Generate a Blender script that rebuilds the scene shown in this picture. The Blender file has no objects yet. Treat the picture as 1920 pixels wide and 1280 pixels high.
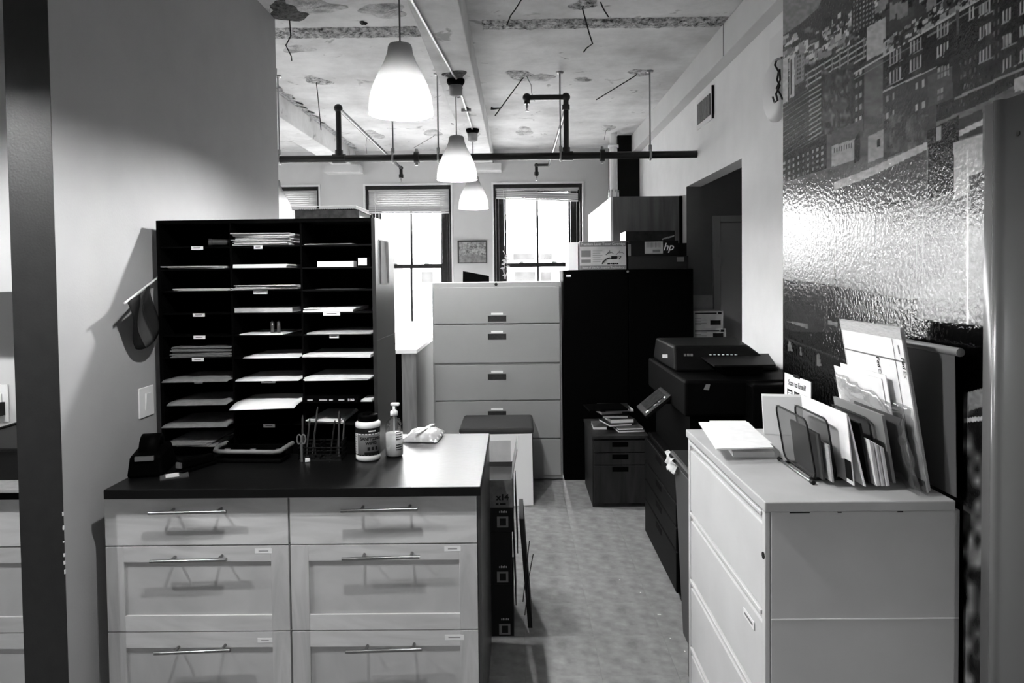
import bpy, bmesh, math, random
import numpy as np
from mathutils import Matrix, Vector
random.seed(7)
scn = bpy.context.scene
COL = scn.collection
# ------------------------------------------------------------------ camera
# world: X right, Y away from the lens, Z up; metres
F, CX, CY = 1300.0, 960.0, 552.0          # focal length and principal point, 1920x1280 frame
CAM = Vector((0, 0, 1.607))
YAW = -math.atan(10.0 / F); PITCH = math.atan(39.0 / F); ROLL = math.radians(0.65)
_f = Vector((math.sin(YAW) * math.cos(PITCH), math.cos(YAW) * math.cos(PITCH), -math.sin(PITCH)))
_r = _f.cross(Vector((0, 0, 1))).normalized(); _u = _r.cross(_f)
CU = _u * math.cos(ROLL) + _r * math.sin(ROLL); CR = _r * math.cos(ROLL) - _u * math.sin(ROLL)
cd = bpy.data.cameras.new('camera'); cam = bpy.data.objects.new('camera', cd); COL.objects.link(cam)
cam.matrix_world = Matrix(((CR.x, CU.x, -_f.x, CAM.x), (CR.y, CU.y, -_f.y, CAM.y), (CR.z, CU.z, -_f.z, CAM.z), (0, 0, 0, 1)))
cd.sensor_width = 36.0; cd.lens = F * 36.0 / 1920.0; cd.shift_y = -(640.0 - CY) / 1920.0; cd.clip_start = 0.05
scn.camera = cam
# ------------------------------------------------------------------ world, exposure
scn.view_settings.view_transform = 'Standard'; scn.view_settings.look = 'None'
scn.view_settings.gamma = 1.0; scn.view_settings.use_curve_mapping = False
scn.view_settings.exposure = 0.0
SKY = 58.0
BULB = 4300.0
w = bpy.data.worlds.new('overcast_sky'); scn.world = w; w.use_nodes = True
bg = w.node_tree.nodes['Background']; bg.inputs[0].default_value = (1, 1, 1, 1); bg.inputs[1].default_value = SKY

# ------------------------------------------------------------------ measuring helpers
def ray(x, y): return _f + CR * ((x - CX) / F) - CU * ((y - CY) / F)
def aY(x, y, Y): d = ray(x, y); return CAM + d * (Y / d.y)
def aX(x, y, X): d = ray(x, y); return CAM + d * (X / d.x)
def aZ(x, y, Z): d = ray(x, y); return CAM + d * ((Z - CAM.z) / d.z)

# ------------------------------------------------------------------ materials
MATS = {}
def mat(name, v, rough=0.6, spec=0.3, metal=0.0, var=0.0, vscale=6.0, stretch=(1, 1, 1), bump=0.0, bscale=60.0, detail=4.0, coat=0.0):
    if name in MATS: return MATS[name]
    m = bpy.data.materials.new(name); m.use_nodes = True; MATS[name] = m
    nt = m.node_tree; b = nt.nodes['Principled BSDF']
    b.inputs['Base Color'].default_value = (v, v, v, 1); b.inputs['Roughness'].default_value = rough
    b.inputs['Specular IOR Level'].default_value = spec; b.inputs['Metallic'].default_value = metal
    if coat: b.inputs['Coat Weight'].default_value = coat; b.inputs['Coat Roughness'].default_value = 0.1
    tc = nt.nodes.new('ShaderNodeTexCoord'); mp = nt.nodes.new('ShaderNodeMapping')
    nt.links.new(tc.outputs['Object'], mp.inputs[0]); mp.inputs['Scale'].default_value = stretch
    if var:
        n = nt.nodes.new('ShaderNodeTexNoise'); n.inputs['Scale'].default_value = vscale; n.inputs['Detail'].default_value = detail
        nt.links.new(mp.outputs[0], n.inputs['Vector'])
        r = nt.nodes.new('ShaderNodeMapRange'); r.inputs[1].default_value = 0.3; r.inputs[2].default_value = 0.7
        r.inputs[3].default_value = v * (1 - var); r.inputs[4].default_value = v * (1 + var)
        nt.links.new(n.outputs[0], r.inputs[0]); nt.links.new(r.outputs[0], b.inputs['Base Color'])
    if bump:
        n2 = nt.nodes.new('ShaderNodeTexNoise'); n2.inputs['Scale'].default_value = bscale; n2.inputs['Detail'].default_value = 3
        nt.links.new(mp.outputs[0], n2.inputs['Vector'])
        bp = nt.nodes.new('ShaderNodeBump'); bp.inputs['Strength'].default_value = bump; bp.inputs['Distance'].default_value = 0.01
        nt.links.new(n2.outputs[0], bp.inputs['Height']); nt.links.new(bp.outputs[0], b.inputs['Normal'])
    return m

def wood(name, v, dark, sc=3.0, stretch=(1, 1, 12), rough=0.45, spec=0.3):
    if name in MATS: return MATS[name]
    m = mat(name, v, rough, spec); nt = m.node_tree; b = nt.nodes['Principled BSDF']
    mp = [n for n in nt.nodes if n.type == 'MAPPING'][0]; mp.inputs['Scale'].default_value = stretch
    n = nt.nodes.new('ShaderNodeTexNoise'); n.inputs['Scale'].default_value = sc; n.inputs['Detail'].default_value = 6; n.inputs['Distortion'].default_value = 1.2
    nt.links.new(mp.outputs[0], n.inputs['Vector'])
    cr = nt.nodes.new('ShaderNodeValToRGB'); e = cr.color_ramp.elements
    e[0].position = 0.28; e[0].color = (dark, dark, dark, 1); e[1].position = 0.62; e[1].color = (v, v, v, 1)
    nt.links.new(n.outputs[0], cr.inputs[0]); nt.links.new(cr.outputs[0], b.inputs['Base Color'])
    return m

def thin_glass(name, fac=0.08, tint=0.97):
    if name in MATS: return MATS[name]
    m = bpy.data.materials.new(name); m.use_nodes = True; MATS[name] = m; nt = m.node_tree; nt.nodes.clear()
    o = nt.nodes.new('ShaderNodeOutputMaterial'); mx = nt.nodes.new('ShaderNodeMixShader'); mx.inputs[0].default_value = fac
    t = nt.nodes.new('ShaderNodeBsdfTransparent'); t.inputs[0].default_value = (tint, tint, tint, 1)
    g = nt.nodes.new('ShaderNodeBsdfGlossy'); g.inputs['Roughness'].default_value = 0.05
    nt.links.new(t.outputs[0], mx.inputs[1]); nt.links.new(g.outputs[0], mx.inputs[2]); nt.links.new(mx.outputs[0], o.inputs[0])
    return m

def mesh_screen(name):          # fine wire mesh, woven far below a pixel
    if name in MATS: return MATS[name]
    m = bpy.data.materials.new(name); m.use_nodes = True; MATS[name] = m; nt = m.node_tree; b = nt.nodes['Principled BSDF']
    b.inputs['Base Color'].default_value = (.02, .02, .02, 1); b.inputs['Roughness'].default_value = .5
    tc = nt.nodes.new('ShaderNodeTexCoord'); ck = nt.nodes.new('ShaderNodeTexChecker'); ck.inputs['Scale'].default_value = 700
    nt.links.new(tc.outputs['Object'], ck.inputs[0])
    mr = nt.nodes.new('ShaderNodeMapRange'); mr.inputs[3].default_value = .35; mr.inputs[4].default_value = .95
    nt.links.new(ck.outputs['Fac'], mr.inputs[0]); nt.links.new(mr.outputs[0], b.inputs['Alpha'])
    return m

def emit(name, s):
    if name in MATS: return MATS[name]
    m = bpy.data.materials.new(name); m.use_nodes = True; MATS[name] = m; nt = m.node_tree
    b = nt.nodes['Principled BSDF']; b.inputs['Base Color'].default_value = (.8, .8, .8, 1)
    b.inputs['Emission Color'].default_value = (1, 1, 1, 1); b.inputs['Emission Strength'].default_value = s
    return m

def shade_mat():
    m = bpy.data.materials.new('frosted_white_shade'); m.use_nodes = True; nt = m.node_tree; nt.nodes.clear(); MATS['shade'] = m
    o = nt.nodes.new('ShaderNodeOutputMaterial'); mx = nt.nodes.new('ShaderNodeMixShader'); mx.inputs[0].default_value = 0.55
    d = nt.nodes.new('ShaderNodeBsdfDiffuse'); d.inputs[0].default_value = (.3, .3, .3, 1)
    t = nt.nodes.new('ShaderNodeBsdfTranslucent'); t.inputs[0].default_value = (.018, .018, .018, 1)
    nt.links.new(d.outputs[0], mx.inputs[1]); nt.links.new(t.outputs[0], mx.inputs[2]); nt.links.new(mx.outputs[0], o.inputs[0])
    return m

WALL = mat('painted_wall', .55, .7, .2, var=.04, vscale=3, bump=.05, bscale=120)
WALLB = mat('back_wall_paint', .62, .7, .2, var=.04, vscale=3, bump=.05, bscale=120)
DARKP = mat('charcoal_paint', .018, .45, .3, var=.15, vscale=20, bump=.08, bscale=150)
BLACK = mat('black_laminate', .0012, .55, .02)
BLACKC = mat('black_cabinet_steel', .001, .5, .02)
COPB = mat('black_copier_plastic', .0012, .55, .03)
COPG = mat('dark_copier_plastic', .003, .5, .06)
COUNT = mat('black_counter_laminate', .004, .36, .17, bump=.03, bscale=40)
BIRCH = wood('birch_veneer', .58, .42, 2.2, (1.2, 1, 7))
BIRCHV = wood('birch_veneer_upright', .52, .38, 2.2, (7, 1, 1.2))
PANEL = wood('birch_panel', .48, .38, 1.6, (2, 1, 2))
CHROME = mat('brushed_steel', .26, .3, .5, 1.0)
STEEL = mat('galvanised_steel', .36, .4, .5, .9)
BEIGE = mat('beige_steel', .27, .5, .25, var=.03, vscale=4)
PUTTY = mat('putty_steel', .54, .45, .25, var=.05, vscale=5)
PUTTYT = mat('putty_top', .42, .5, .25, var=.08, vscale=7)
PAPER = mat('white_paper', .80, .7, .2, var=.05, vscale=30)
PAPERG = mat('grey_paper', .45, .7, .2, var=.15, vscale=60, stretch=(1, 1, 8))
INK = mat('black_ink', .01, .6, .1)
INKG = mat('grey_ink', .16, .6, .1)
WHITEP = mat('white_plastic', .78, .35, .35)
GREYP = mat('grey_plastic', .16, .4, .3)
DGREY = mat('dark_grey', .045, .5, .2, var=.1)
PIPE = mat('black_pipe', .006, .35, .4)
RUBBER = mat('black_rubber', .008, .6, .2)
WOODD = wood('dark_walnut_laminate', .026, .007, 2.0, (6, 6, .8), .5, .15)
WOODM = wood('medium_wood_veneer', .18, .09, 1.6, (7, 7, .6), .5, .2)
WHITEC = mat('white_lacquer', .8, .4, .3)
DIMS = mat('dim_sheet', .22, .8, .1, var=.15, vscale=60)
CARD = mat('cardboard', .25, .75, .15, var=.1, vscale=15)
CARDL = mat('light_cardboard', .42, .75, .15, var=.1, vscale=15)
CARDK = mat('black_cardboard', .008, .6, .12)
GLASS = thin_glass('window_glass', .06, .97)
CLEAR = thin_glass('clear_plastic', .14, .86)
SCREEN = mesh_screen('black_wire_mesh')
SHADE = shade_mat()
BULBM = emit('glowing_bulb', BULB)
TAPE = mat('white_label', .75, .6, .2)
FLAGD = mat('dark_flag_cloth', .012, .8, .1); FLAGM = mat('mid_flag_cloth', .05, .8, .1)

def ceiling_mat():
    m = mat('bare_plaster_ceiling', .5, .8, .15); nt = m.node_tree; b = nt.nodes['Principled BSDF']
    mp = [n for n in nt.nodes if n.type == 'MAPPING'][0]
    n1 = nt.nodes.new('ShaderNodeTexNoise'); n1.inputs['Scale'].default_value = 1.3; n1.inputs['Detail'].default_value = 7; n1.inputs['Roughness'].default_value = .65
    n2 = nt.nodes.new('ShaderNodeTexNoise'); n2.inputs['Scale'].default_value = 4.5; n2.inputs['Detail'].default_value = 8; n2.inputs['Distortion'].default_value = 1.5
    for n in (n1, n2): nt.links.new(mp.outputs[0], n.inputs['Vector'])
    c1 = nt.nodes.new('ShaderNodeValToRGB'); e = c1.color_ramp.elements
    e[0].position = .33; e[0].color = (.46, .46, .46, 1); e[1].position = .6; e[1].color = (.74, .74, .74, 1)
    c2 = nt.nodes.new('ShaderNodeValToRGB'); e = c2.color_ramp.elements
    e[0].position = .30; e[0].color = (.55, .55, .55, 1); e[1].position = .36; e[1].color = (1, 1, 1, 1)
    nt.links.new(n1.outputs[0], c1.inputs[0]); nt.links.new(n2.outputs[0], c2.inputs[0])
    mx = nt.nodes.new('ShaderNodeMix'); mx.data_type = 'RGBA'; mx.blend_type = 'MULTIPLY'; mx.inputs[0].default_value = 1
    nt.links.new(c1.outputs[0], mx.inputs[6]); nt.links.new(c2.outputs[0], mx.inputs[7]); nt.links.new(mx.outputs[2], b.inputs['Base Color'])
    bp = nt.nodes.new('ShaderNodeBump'); bp.inputs['Strength'].default_value = .5; bp.inputs['Distance'].default_value = .012
    nt.links.new(n2.outputs[0], bp.inputs['Height']); nt.links.new(bp.outputs[0], b.inputs['Normal'])
    return m
CEIL = ceiling_mat()
def rough_mat(name, lo, hi, sc):
    m = mat(name, .4, .9, .1); nt = m.node_tree; b = nt.nodes['Principled BSDF']; mp = [n for n in nt.nodes if n.type == 'MAPPING'][0]
    n = nt.nodes.new('ShaderNodeTexNoise'); n.inputs['Scale'].default_value = sc; n.inputs['Detail'].default_value = 6; n.inputs['Roughness'].default_value = .75
    nt.links.new(mp.outputs[0], n.inputs['Vector'])
    c = nt.nodes.new('ShaderNodeValToRGB'); e = c.color_ramp.elements
    e[0].position = .36; e[0].color = (lo, lo, lo, 1); e[1].position = .6; e[1].color = (hi, hi, hi, 1)
    nt.links.new(n.outputs[0], c.inputs[0]); nt.links.new(c.outputs[0], b.inputs['Base Color'])
    bp = nt.nodes.new('ShaderNodeBump'); bp.inputs['Strength'].default_value = 1; bp.inputs['Distance'].default_value = .02
    nt.links.new(n.outputs[0], bp.inputs['Height']); nt.links.new(bp.outputs[0], b.inputs['Normal'])
    return m
ROUGH = rough_mat('chipped_masonry', .03, .75, 32)
HOLE = rough_mat('dark_broken_plaster', .004, .12, 30)
PEEL = rough_mat('peeled_plaster', .25, .62, 9)
def floor_mat():
    m = mat('worn_vinyl', .25, .45, .3, var=.3, vscale=15, detail=12, bump=.08, bscale=35)
    return m
VINYL = floor_mat()
SEAM = mat('dark_seam', .15, .8, .1)

# ------------------------------------------------------------------ mesh builder
def wloc(o): 
    v = Vector((0, 0, 0))
    while o is not None: v += o.location; o = o.parent
    return v
class MB:
    def __init__(s, m=None): s.v = []; s.f = []; s.sm = []; s.m = m
    def add(s, vs, fs, smooth=False):
        b = len(s.v)
        s.v += [(s.m @ Vector(p)) if s.m else Vector(p) for p in vs]
        s.f += [tuple(b + i for i in q) for q in fs]; s.sm += [smooth] * len(fs); return s
    def box(s, x0, x1, y0, y1, z0, z1):
        x0, x1 = min(x0, x1), max(x0, x1); y0, y1 = min(y0, y1), max(y0, y1); z0, z1 = min(z0, z1), max(z0, z1)
        return s.hexa([(x0, y0, z0), (x1, y0, z0), (x1, y1, z0), (x0, y1, z0)], [(x0, y0, z1), (x1, y0, z1), (x1, y1, z1), (x0, y1, z1)])
    def hexa(s, a, b):      # two loops, bottom ccw seen from above
        n = len(a)
        return s.add(list(a) + list(b), [tuple(range(n - 1, -1, -1)), tuple(range(n, 2 * n))] + [(i, (i + 1) % n, n + (i + 1) % n, n + i) for i in range(n)])
    def slab(s, p0, ex, ey, nrm, w, h, t):    # rectangle p0 + ex*w + ey*h, extruded by nrm*t
        p0, ex, ey, nrm = map(Vector, (p0, ex, ey, nrm))
        a = [p0, p0 + ex * w, p0 + ex * w + ey * h, p0 + ey * h]; b = [p + nrm * t for p in a]
        if ex.cross(ey).dot(nrm) * t > 0: return s.hexa(a, b)
        return s.hexa(b, a)
    def tube(s, pts, r, n=8, r2=None, caps=True):
        pts = [Vector(p) for p in pts]; k = len(pts); vs = []; up = None
        for i, p in enumerate(pts):
            d = (pts[min(i + 1, k - 1)] - pts[max(i - 1, 0)]).normalized()
            if up is None: up = d.orthogonal().normalized()
            up = (up - d * up.dot(d)); up = up.normalized() if up.length > 1e-6 else d.orthogonal().normalized()
            sd = d.cross(up); rr = r if r2 is None else r + (r2 - r) * i / (k - 1)
            for j in range(n):
                a = 2 * math.pi * j / n; vs.append(p + (up * math.cos(a) + sd * math.sin(a)) * rr)
        fs = [(i * n + j, i * n + (j + 1) % n, (i + 1) * n + (j + 1) % n, (i + 1) * n + j) for i in range(k - 1) for j in range(n)]
        s.add(vs, fs, True)
        if caps:
            s.add(vs[:n], [tuple(range(n - 1, -1, -1))]); s.add(vs[-n:], [tuple(range(n))])
        return s
    def lathe(s, prof, c=(0, 0, 0), n=24, smooth=True):
        c = Vector(c); vs = []; k = len(prof)
        for r, z in prof:
            for j in range(n):
                a = 2 * math.pi * j / n; vs.append(c + Vector((r * math.cos(a), r * math.sin(a), z)))
        fs = [(i * n + j, i * n + (j + 1) % n, (i + 1) * n + (j + 1) % n, (i + 1) * n + j) for i in range(k - 1) for j in range(n)]
        return s.add(vs, fs, smooth)
    def grid(s, nx, ny, fn, t=0.0006):       # sheet with thickness, fn(u,v) -> point
        vs = [Vector(fn(i / nx, j / ny)) for j in range(ny + 1) for i in range(nx + 1)]
        W = nx + 1; q = [(j * W + i, j * W + i + 1, (j + 1) * W + i + 1, (j + 1) * W + i) for j in range(ny) for i in range(nx)]
        nrm = (vs[1] - vs[0]).cross(vs[W] - vs[0]).normalized(); N = len(vs)
        vs2 = [p - nrm * t for p in vs]
        ring = [i for i in range(nx)] + [j * W + nx for j in range(ny)] + [ny * W + i for i in range(nx, 0, -1)] + [j * W for j in range(ny, 0, -1)]
        fs = q + [tuple(N + i for i in reversed(p)) for p in q]
        for a, b in zip(ring, ring[1:] + ring[:1]): fs.append((b, a, N + a, N + b))
        return s.add(vs + vs2, fs, nx > 2 or ny > 2)
    def build(s, name, m, parent=None, loc=None, bevel=0.0):
        if parent is not None: org = wloc(parent)
        elif loc is not None: org = Vector(loc)
        else:
            xs = [p.x for p in s.v]; ys = [p.y for p in s.v]; zs = [p.z for p in s.v]
            org = Vector(((min(xs) + max(xs)) / 2, (min(ys) + max(ys)) / 2, min(zs)))
        me = bpy.data.meshes.new(name); me.from_pydata([tuple(p - org) for p in s.v], [], s.f)
        me.polygons.foreach_set('use_smooth', s.sm); me.materials.append(m); me.update()
        o = bpy.data.objects.new(name, me); COL.objects.link(o)
        if parent is not None: o.parent = parent
        else: o.location = org
        if bevel:
            b = o.modifiers.new('bevel', 'BEVEL'); b.width = bevel; b.segments = 2; b.limit_method = 'ANGLE'; b.harden_normals = False
        return o

def tag(o, label, cat, group=None):
    o['label'] = label; o['category'] = cat
    if group: o['group'] = group
    return o
def thing(name, label, cat, loc, group=None):
    o = bpy.data.objects.new(name, None); COL.objects.link(o); o.location = Vector(loc); o.empty_display_size = .05
    return tag(o, label, cat, group)
def struct(o): o['kind'] = 'structure'; return o
def sempty(name, loc): o = bpy.data.objects.new(name, None); COL.objects.link(o); o.location = Vector(loc); return struct(o)
def txt(s, size, org, ex, ey, m, parent, name='lettering', align='CENTER', bold=0.0, shear=0.0, bend=None):
    cu = bpy.data.curves.new('t', 'FONT'); cu.body = s; cu.size = size; cu.align_x = align; cu.align_y = 'CENTER'; cu.offset = bold; cu.shear = shear
    cu.resolution_u = 3
    t = bpy.data.objects.new('t', cu); COL.objects.link(t); bpy.context.view_layer.update()
    me = bpy.data.meshes.new_from_object(t.evaluated_get(bpy.context.evaluated_depsgraph_get()))
    bpy.data.objects.remove(t)
    org, ex, ey = Vector(org), Vector(ex).normalized(), Vector(ey).normalized(); pl = wloc(parent)
    for v in me.vertices:
        p = bend(v.co.x, v.co.y) if bend else org + ex * v.co.x + ey * v.co.y
        v.co = Vector(p) - pl
    me.materials.clear(); me.materials.append(m); me.name = name
    o = bpy.data.objects.new(name, me); COL.objects.link(o); o.parent = parent; return o
EXF, EZ = (1, 0, 0), (0, 0, 1)            # lettering that faces the lens side (-Y)

# ================================================================== SETTING
CZ = 3.157; BZ = 2.957; YB = 8.7; XW = 1.4; XM = 1.125
# ---- floor
fl = struct(MB().box(-5.2, 3.2, -3.4, 9.1, -.06, -.003).build('floor', SEAM, loc=(0, 0, 0)))
TS = .305
tm = MB().box(.0003, TS - .0003, .0003, TS - .0003, -.003, 0).build('tile', VINYL, fl)
tm.location = (-.9, 1.2, 0); first = tm
for i in range(7):
    for j in range(15):
        if i == 0 and j == 0: continue
        t = first.copy(); COL.objects.link(t); t.parent = fl; t.location = (-.9 + i * TS, 1.2 + j * TS, 0)
rest = MB()
for (a, b, c, d) in ((-5.2, -.9, -3.4, 9.1), (-.9 + 7 * TS, 3.2, -3.4, 9.1), (-.9, -.9 + 7 * TS, -3.4, 1.2), (-.9, -.9 + 7 * TS, 1.2 + 15 * TS, 9.1)): rest.box(a, b, c, d, -.003, 0)
rest.build('tile_field', VINYL, fl)['kind'] = 'stuff'
for k, (px, py, wd) in enumerate([(1236, 1152, .016), (1162, 1087, .006), (1201, 1111, .006), (1257, 1197, .006), (1284, 1221, .006)]):
    p = aZ(px, py, .0); q = MB().box(p.x - wd / 2, p.x + wd / 2, p.y - .004, p.y + .004, .0002, .0016).build('paper_scrap', PAPER)
    tag(q, 'tiny white scrap of paper lying on the grey vinyl floor', 'paper scrap', 'paper scraps on the floor')
# ---- ceiling with beams
ce = struct(MB().box(-5.2, 3.2, -3.4, 9.1, CZ, CZ + .15).build('ceiling', CEIL, loc=(0, 0, CZ)))
for (x0, x1) in ((-.53, -.277), (-2.24, -2.0), (-4.1, -3.85)):
    NB = globals().get('NB', 2) + 1; struct(MB().box(x0, x1, -3.3, YB, BZ, CZ - .0005).build('trim_%d' % NB, CEIL, bevel=.006))
for (x0, x1) in ((-.63, -.18), (-2.34, -1.9)): NB = NB + 10; struct(MB().box(x0, x1, YB - .25, YB - .001, BZ - .09, BZ - .001).build('trim_%d' % NB, WALLB))
rb_ = struct(MB().box(1.31, XW, 2.98, YB, BZ, CZ - .0005).build('trim_6', WALLB, bevel=.004))
MB().box(1.308, 1.312, 4.40, 4.406, BZ, CZ - .001).build('joint', DGREY, rb_)
def rough_strip(x0, x1, y0, y1, m=ROUGH, n=60):
    b = MB(); nx = n; ny = 4; vs = []; fs = []
    for j in range(ny + 1):
        for i in range(nx + 1):
            e = .02 * (random.random() - .5) if j in (0, ny) else 0
            z = CZ - .001 - (0 if j in (0, ny) or i in (0, nx) else .004 + .018 * random.random())
            vs.append((x0 + (x1 - x0) * i / nx, y0 + (y1 - y0) * j / ny + e, z))
    W = nx + 1
    fs = [(j * W + i, (j + 1) * W + i, (j + 1) * W + i + 1, j * W + i + 1) for j in range(ny) for i in range(nx)]
    b.add(vs, fs); return b.build('chipped_strip', m, ce)
rough_strip(-2.0, -.53, 4.37, 4.56); rough_strip(-.2, 1.31, 4.28, 4.45)
rs = MB(); vs = []
for i in range(61):                       # ragged masonry line beside the second beam
    y = 5.2 + i * .055; xx = -1.93 + random.uniform(-.03, .03)
    vs += [(-1.998, y, CZ - .002), (xx, y, CZ - random.uniform(.002, .02))]
rs.add(vs, [(2 * i, 2 * i + 2, 2 * i + 3, 2 * i + 1) for i in range(60)]).build('chipped_strip', ROUGH, ce)
def patch(px, py, rx, ry, m, dz=.012, n=22, z=CZ):
    c = aZ(px, py, z); vs = [(c.x, c.y, z - dz)]; ph = [random.uniform(0, 6.28) for _ in range(4)]; rad = [.85 + .14 * math.sin(2 * 6.283 * i / n + ph[0]) + .12 * math.sin(3 * 6.283 * i / n + ph[1]) + .07 * math.sin(5 * 6.283 * i / n + ph[2]) + random.uniform(-.04, .04) for i in range(n)]
    par = ce if z == CZ else bpy.data.objects['trim_3']
    for k, sc in ((0, .55), (1, 1.0)):
        for i in range(n):
            a = 2 * math.pi * i / n; vs.append((c.x + rx * rad[i] * sc * math.cos(a), c.y + ry * rad[i] * sc * math.sin(a), z - (dz * random.uniform(.5, 1.1) if k == 0 else .0008)))
    fs = [(0, 1 + (i + 1) % n, 1 + i) for i in range(n)] + [(1 + i, 1 + (i + 1) % n, 1 + n + (i + 1) % n, 1 + n + i) for i in range(n)]
    return MB().add(vs, fs).build('broken_patch', m, par)
for a in [(540, 22, .14, .17, HOLE), (596, 152, .11, .14, ROUGH), (681, 42, .03, .03, HOLE), (975, 141, .13, .16, ROUGH), (1008, 146, .16, .12, PEEL), (1200, 136, .10, .12, ROUGH), (1095, 8, .09, .1, ROUGH),
          (983, 246, .12, .25, PEEL), (812, 249, .10, .25, PEEL), (1092, 149, .09, .07, PEEL), (700, 252, .12, .25, PEEL), (1140, 240, .08, .2, PEEL), (590, 12, .2, .12, PEEL), (720, 20, .18, .12, PEEL), (560, 92, .12, .1, PEEL)]: patch(*a)
patch(853, 140, .085, .13, HOLE, .01, z=BZ); patch(888, 254, .07, .2, ROUGH, .01, z=BZ)
for px, py in ((860, 182), (876, 202), (848, 232), (864, 165)): patch(px, py, .016, .03, HOLE, .004, 10, z=BZ)
# ---- walls
wxs = {}
WZ1 = aY(1007, 341, YB).z; WZ0 = .81
W1 = (aY(922, 400, YB).x, aY(1095, 400, YB).x); W2 = (aY(682, 400, YB).x, aY(849, 400, YB).x); W3 = (aY(435, 370, YB).x, aY(601, 370, YB).x); W4 = (-4.9, -3.95)
def wall_with_holes(b, y0, y1, x0, x1, holes, z0, z1):
    xs = x0
    for a, c in sorted(holes):
        b.box(xs, a, y0, y1, 0, CZ); b.box(a, c, y0, y1, 0, z0); b.box(a, c, y0, y1, z1, CZ); xs = c
    b.box(xs, x1, y0, y1, 0, CZ); return b
WT = .32
struct(wall_with_holes(MB(), YB, YB + WT, -5.2, 1.6, [W1, W2, W3, W4], WZ0, WZ1).build('wall_back', WALLB))
struct(MB().box(-5.3, -5.2, -3.4, 9.1, 0, CZ).build('wall_left', WALL))
struct(MB().box(-5.2, 3.2, -3.5, -3.4, 0, CZ).build('wall_front', WALL))
DY0, DY1, DZ = 4.33, 5.74, 2.305
struct(MB().box(XW, XW + .12, 2.86, DY0, 0, CZ).box(XW, XW + .12, DY1, YB, 0, CZ).box(XW, XW + .12, DY0, DY1, DZ, CZ).build('wall_right', mat('white_wall_paint', .88, .6, .25, var=.03, bump=.04, bscale=100)))
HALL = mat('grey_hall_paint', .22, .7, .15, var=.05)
struct(MB().box(XW + .0005, XW + .12, DY1 - .006, DY1 - .001, 0, DZ - .001).build('trim_7', HALL))
struct(MB().box(XW + .12, 3.2, DY1 + .02, DY1 + .1, 0, CZ).build('wall_hall_far', HALL))
struct(MB().box(XW + .12, 3.2, 4.0, 4.1, 0, CZ).build('wall_hall_near', HALL))
struct(MB().box(3.1, 3.2, 4.1, DY1 + .02, 0, CZ).build('wall_hall_end', HALL))
struct(MB().box(XW + .12, 3.1, 4.1, DY1 + .02, 2.44, 2.5).build('ceiling_hall', HALL))
MURALY = aX(1468, 400, XM).y
struct(MB().box(XM + .004, 1.52, -3.4, MURALY, 0, CZ).build('wall_right_near', WALL))
# dark riser column and white riser pipe in the back corner
struct(MB().box(1.155, XW - .001, 7.9, YB - .001, 0, CZ).build('trim_1', mat('black_riser_paint', .004, .6, .1)))
rp = thing('riser_pipe', 'white painted round riser pipe in front of the dark corner column', 'pipe', (1.09, 7.8, 0))
MB().tube([(1.09, 7.8, 0), (1.09, 7.8, 3.0)], .045, 16).build('pipe', WHITEC, rp)
MB().lathe([(.046, 0), (.06, 0), (.06, .03), (.046, .03)], (1.09, 7.8, 3.0), 16).tube([(1.09, 7.8, 3.0), (1.09, 7.8, CZ)], .04, 12).build('collar', WHITEC, rp)
MB().tube([(1.09, 7.8, 2.44), (1.09, 7.8, 2.50)], .060, 12).build('flange', WHITEC, rp)
for k in range(6): a = k * math.pi / 3; MB().tube([(1.09 + .05 * math.cos(a), 7.8 + .05 * math.sin(a), 2.43), (1.09 + .05 * math.cos(a), 7.8 + .05 * math.sin(a), 2.53)], .012, 6).build('bolt', STEEL, rp)
# left wall stub: light flank, dark painted end
SX = -1.44; SY0 = aX(108, 640, SX).y; SY1 = aX(519, 200, SX).y
SXL = -1.578
struct(MB().box(SXL, SX, SY0 + .004, SY1, 0, CZ).build('wall_stub', mat('stub_wall_paint', .36, .6, .25, var=.03, bump=.05, bscale=120)))
e = struct(MB().box(SXL, SX, SY0, SY0 + .003, 0, CZ).build('trim_2', DARKP))
for k in (0, 2, 3, 5, 6, 8):
    z = (.86, .83, .815, .775, .765, .73, .705, .69, .675)[k]; MB().box(SX - .001 - .003 * random.random(), SX + .0006, SY0 - .0008, SY0 + .004, z, z + random.uniform(.004, .016)).build('paint_chip', WHITEC, e)
struct(MB().box(-5.2, SXL, 2.9, 3.0, 0, CZ).build('wall_kitchen', WALL))

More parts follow.
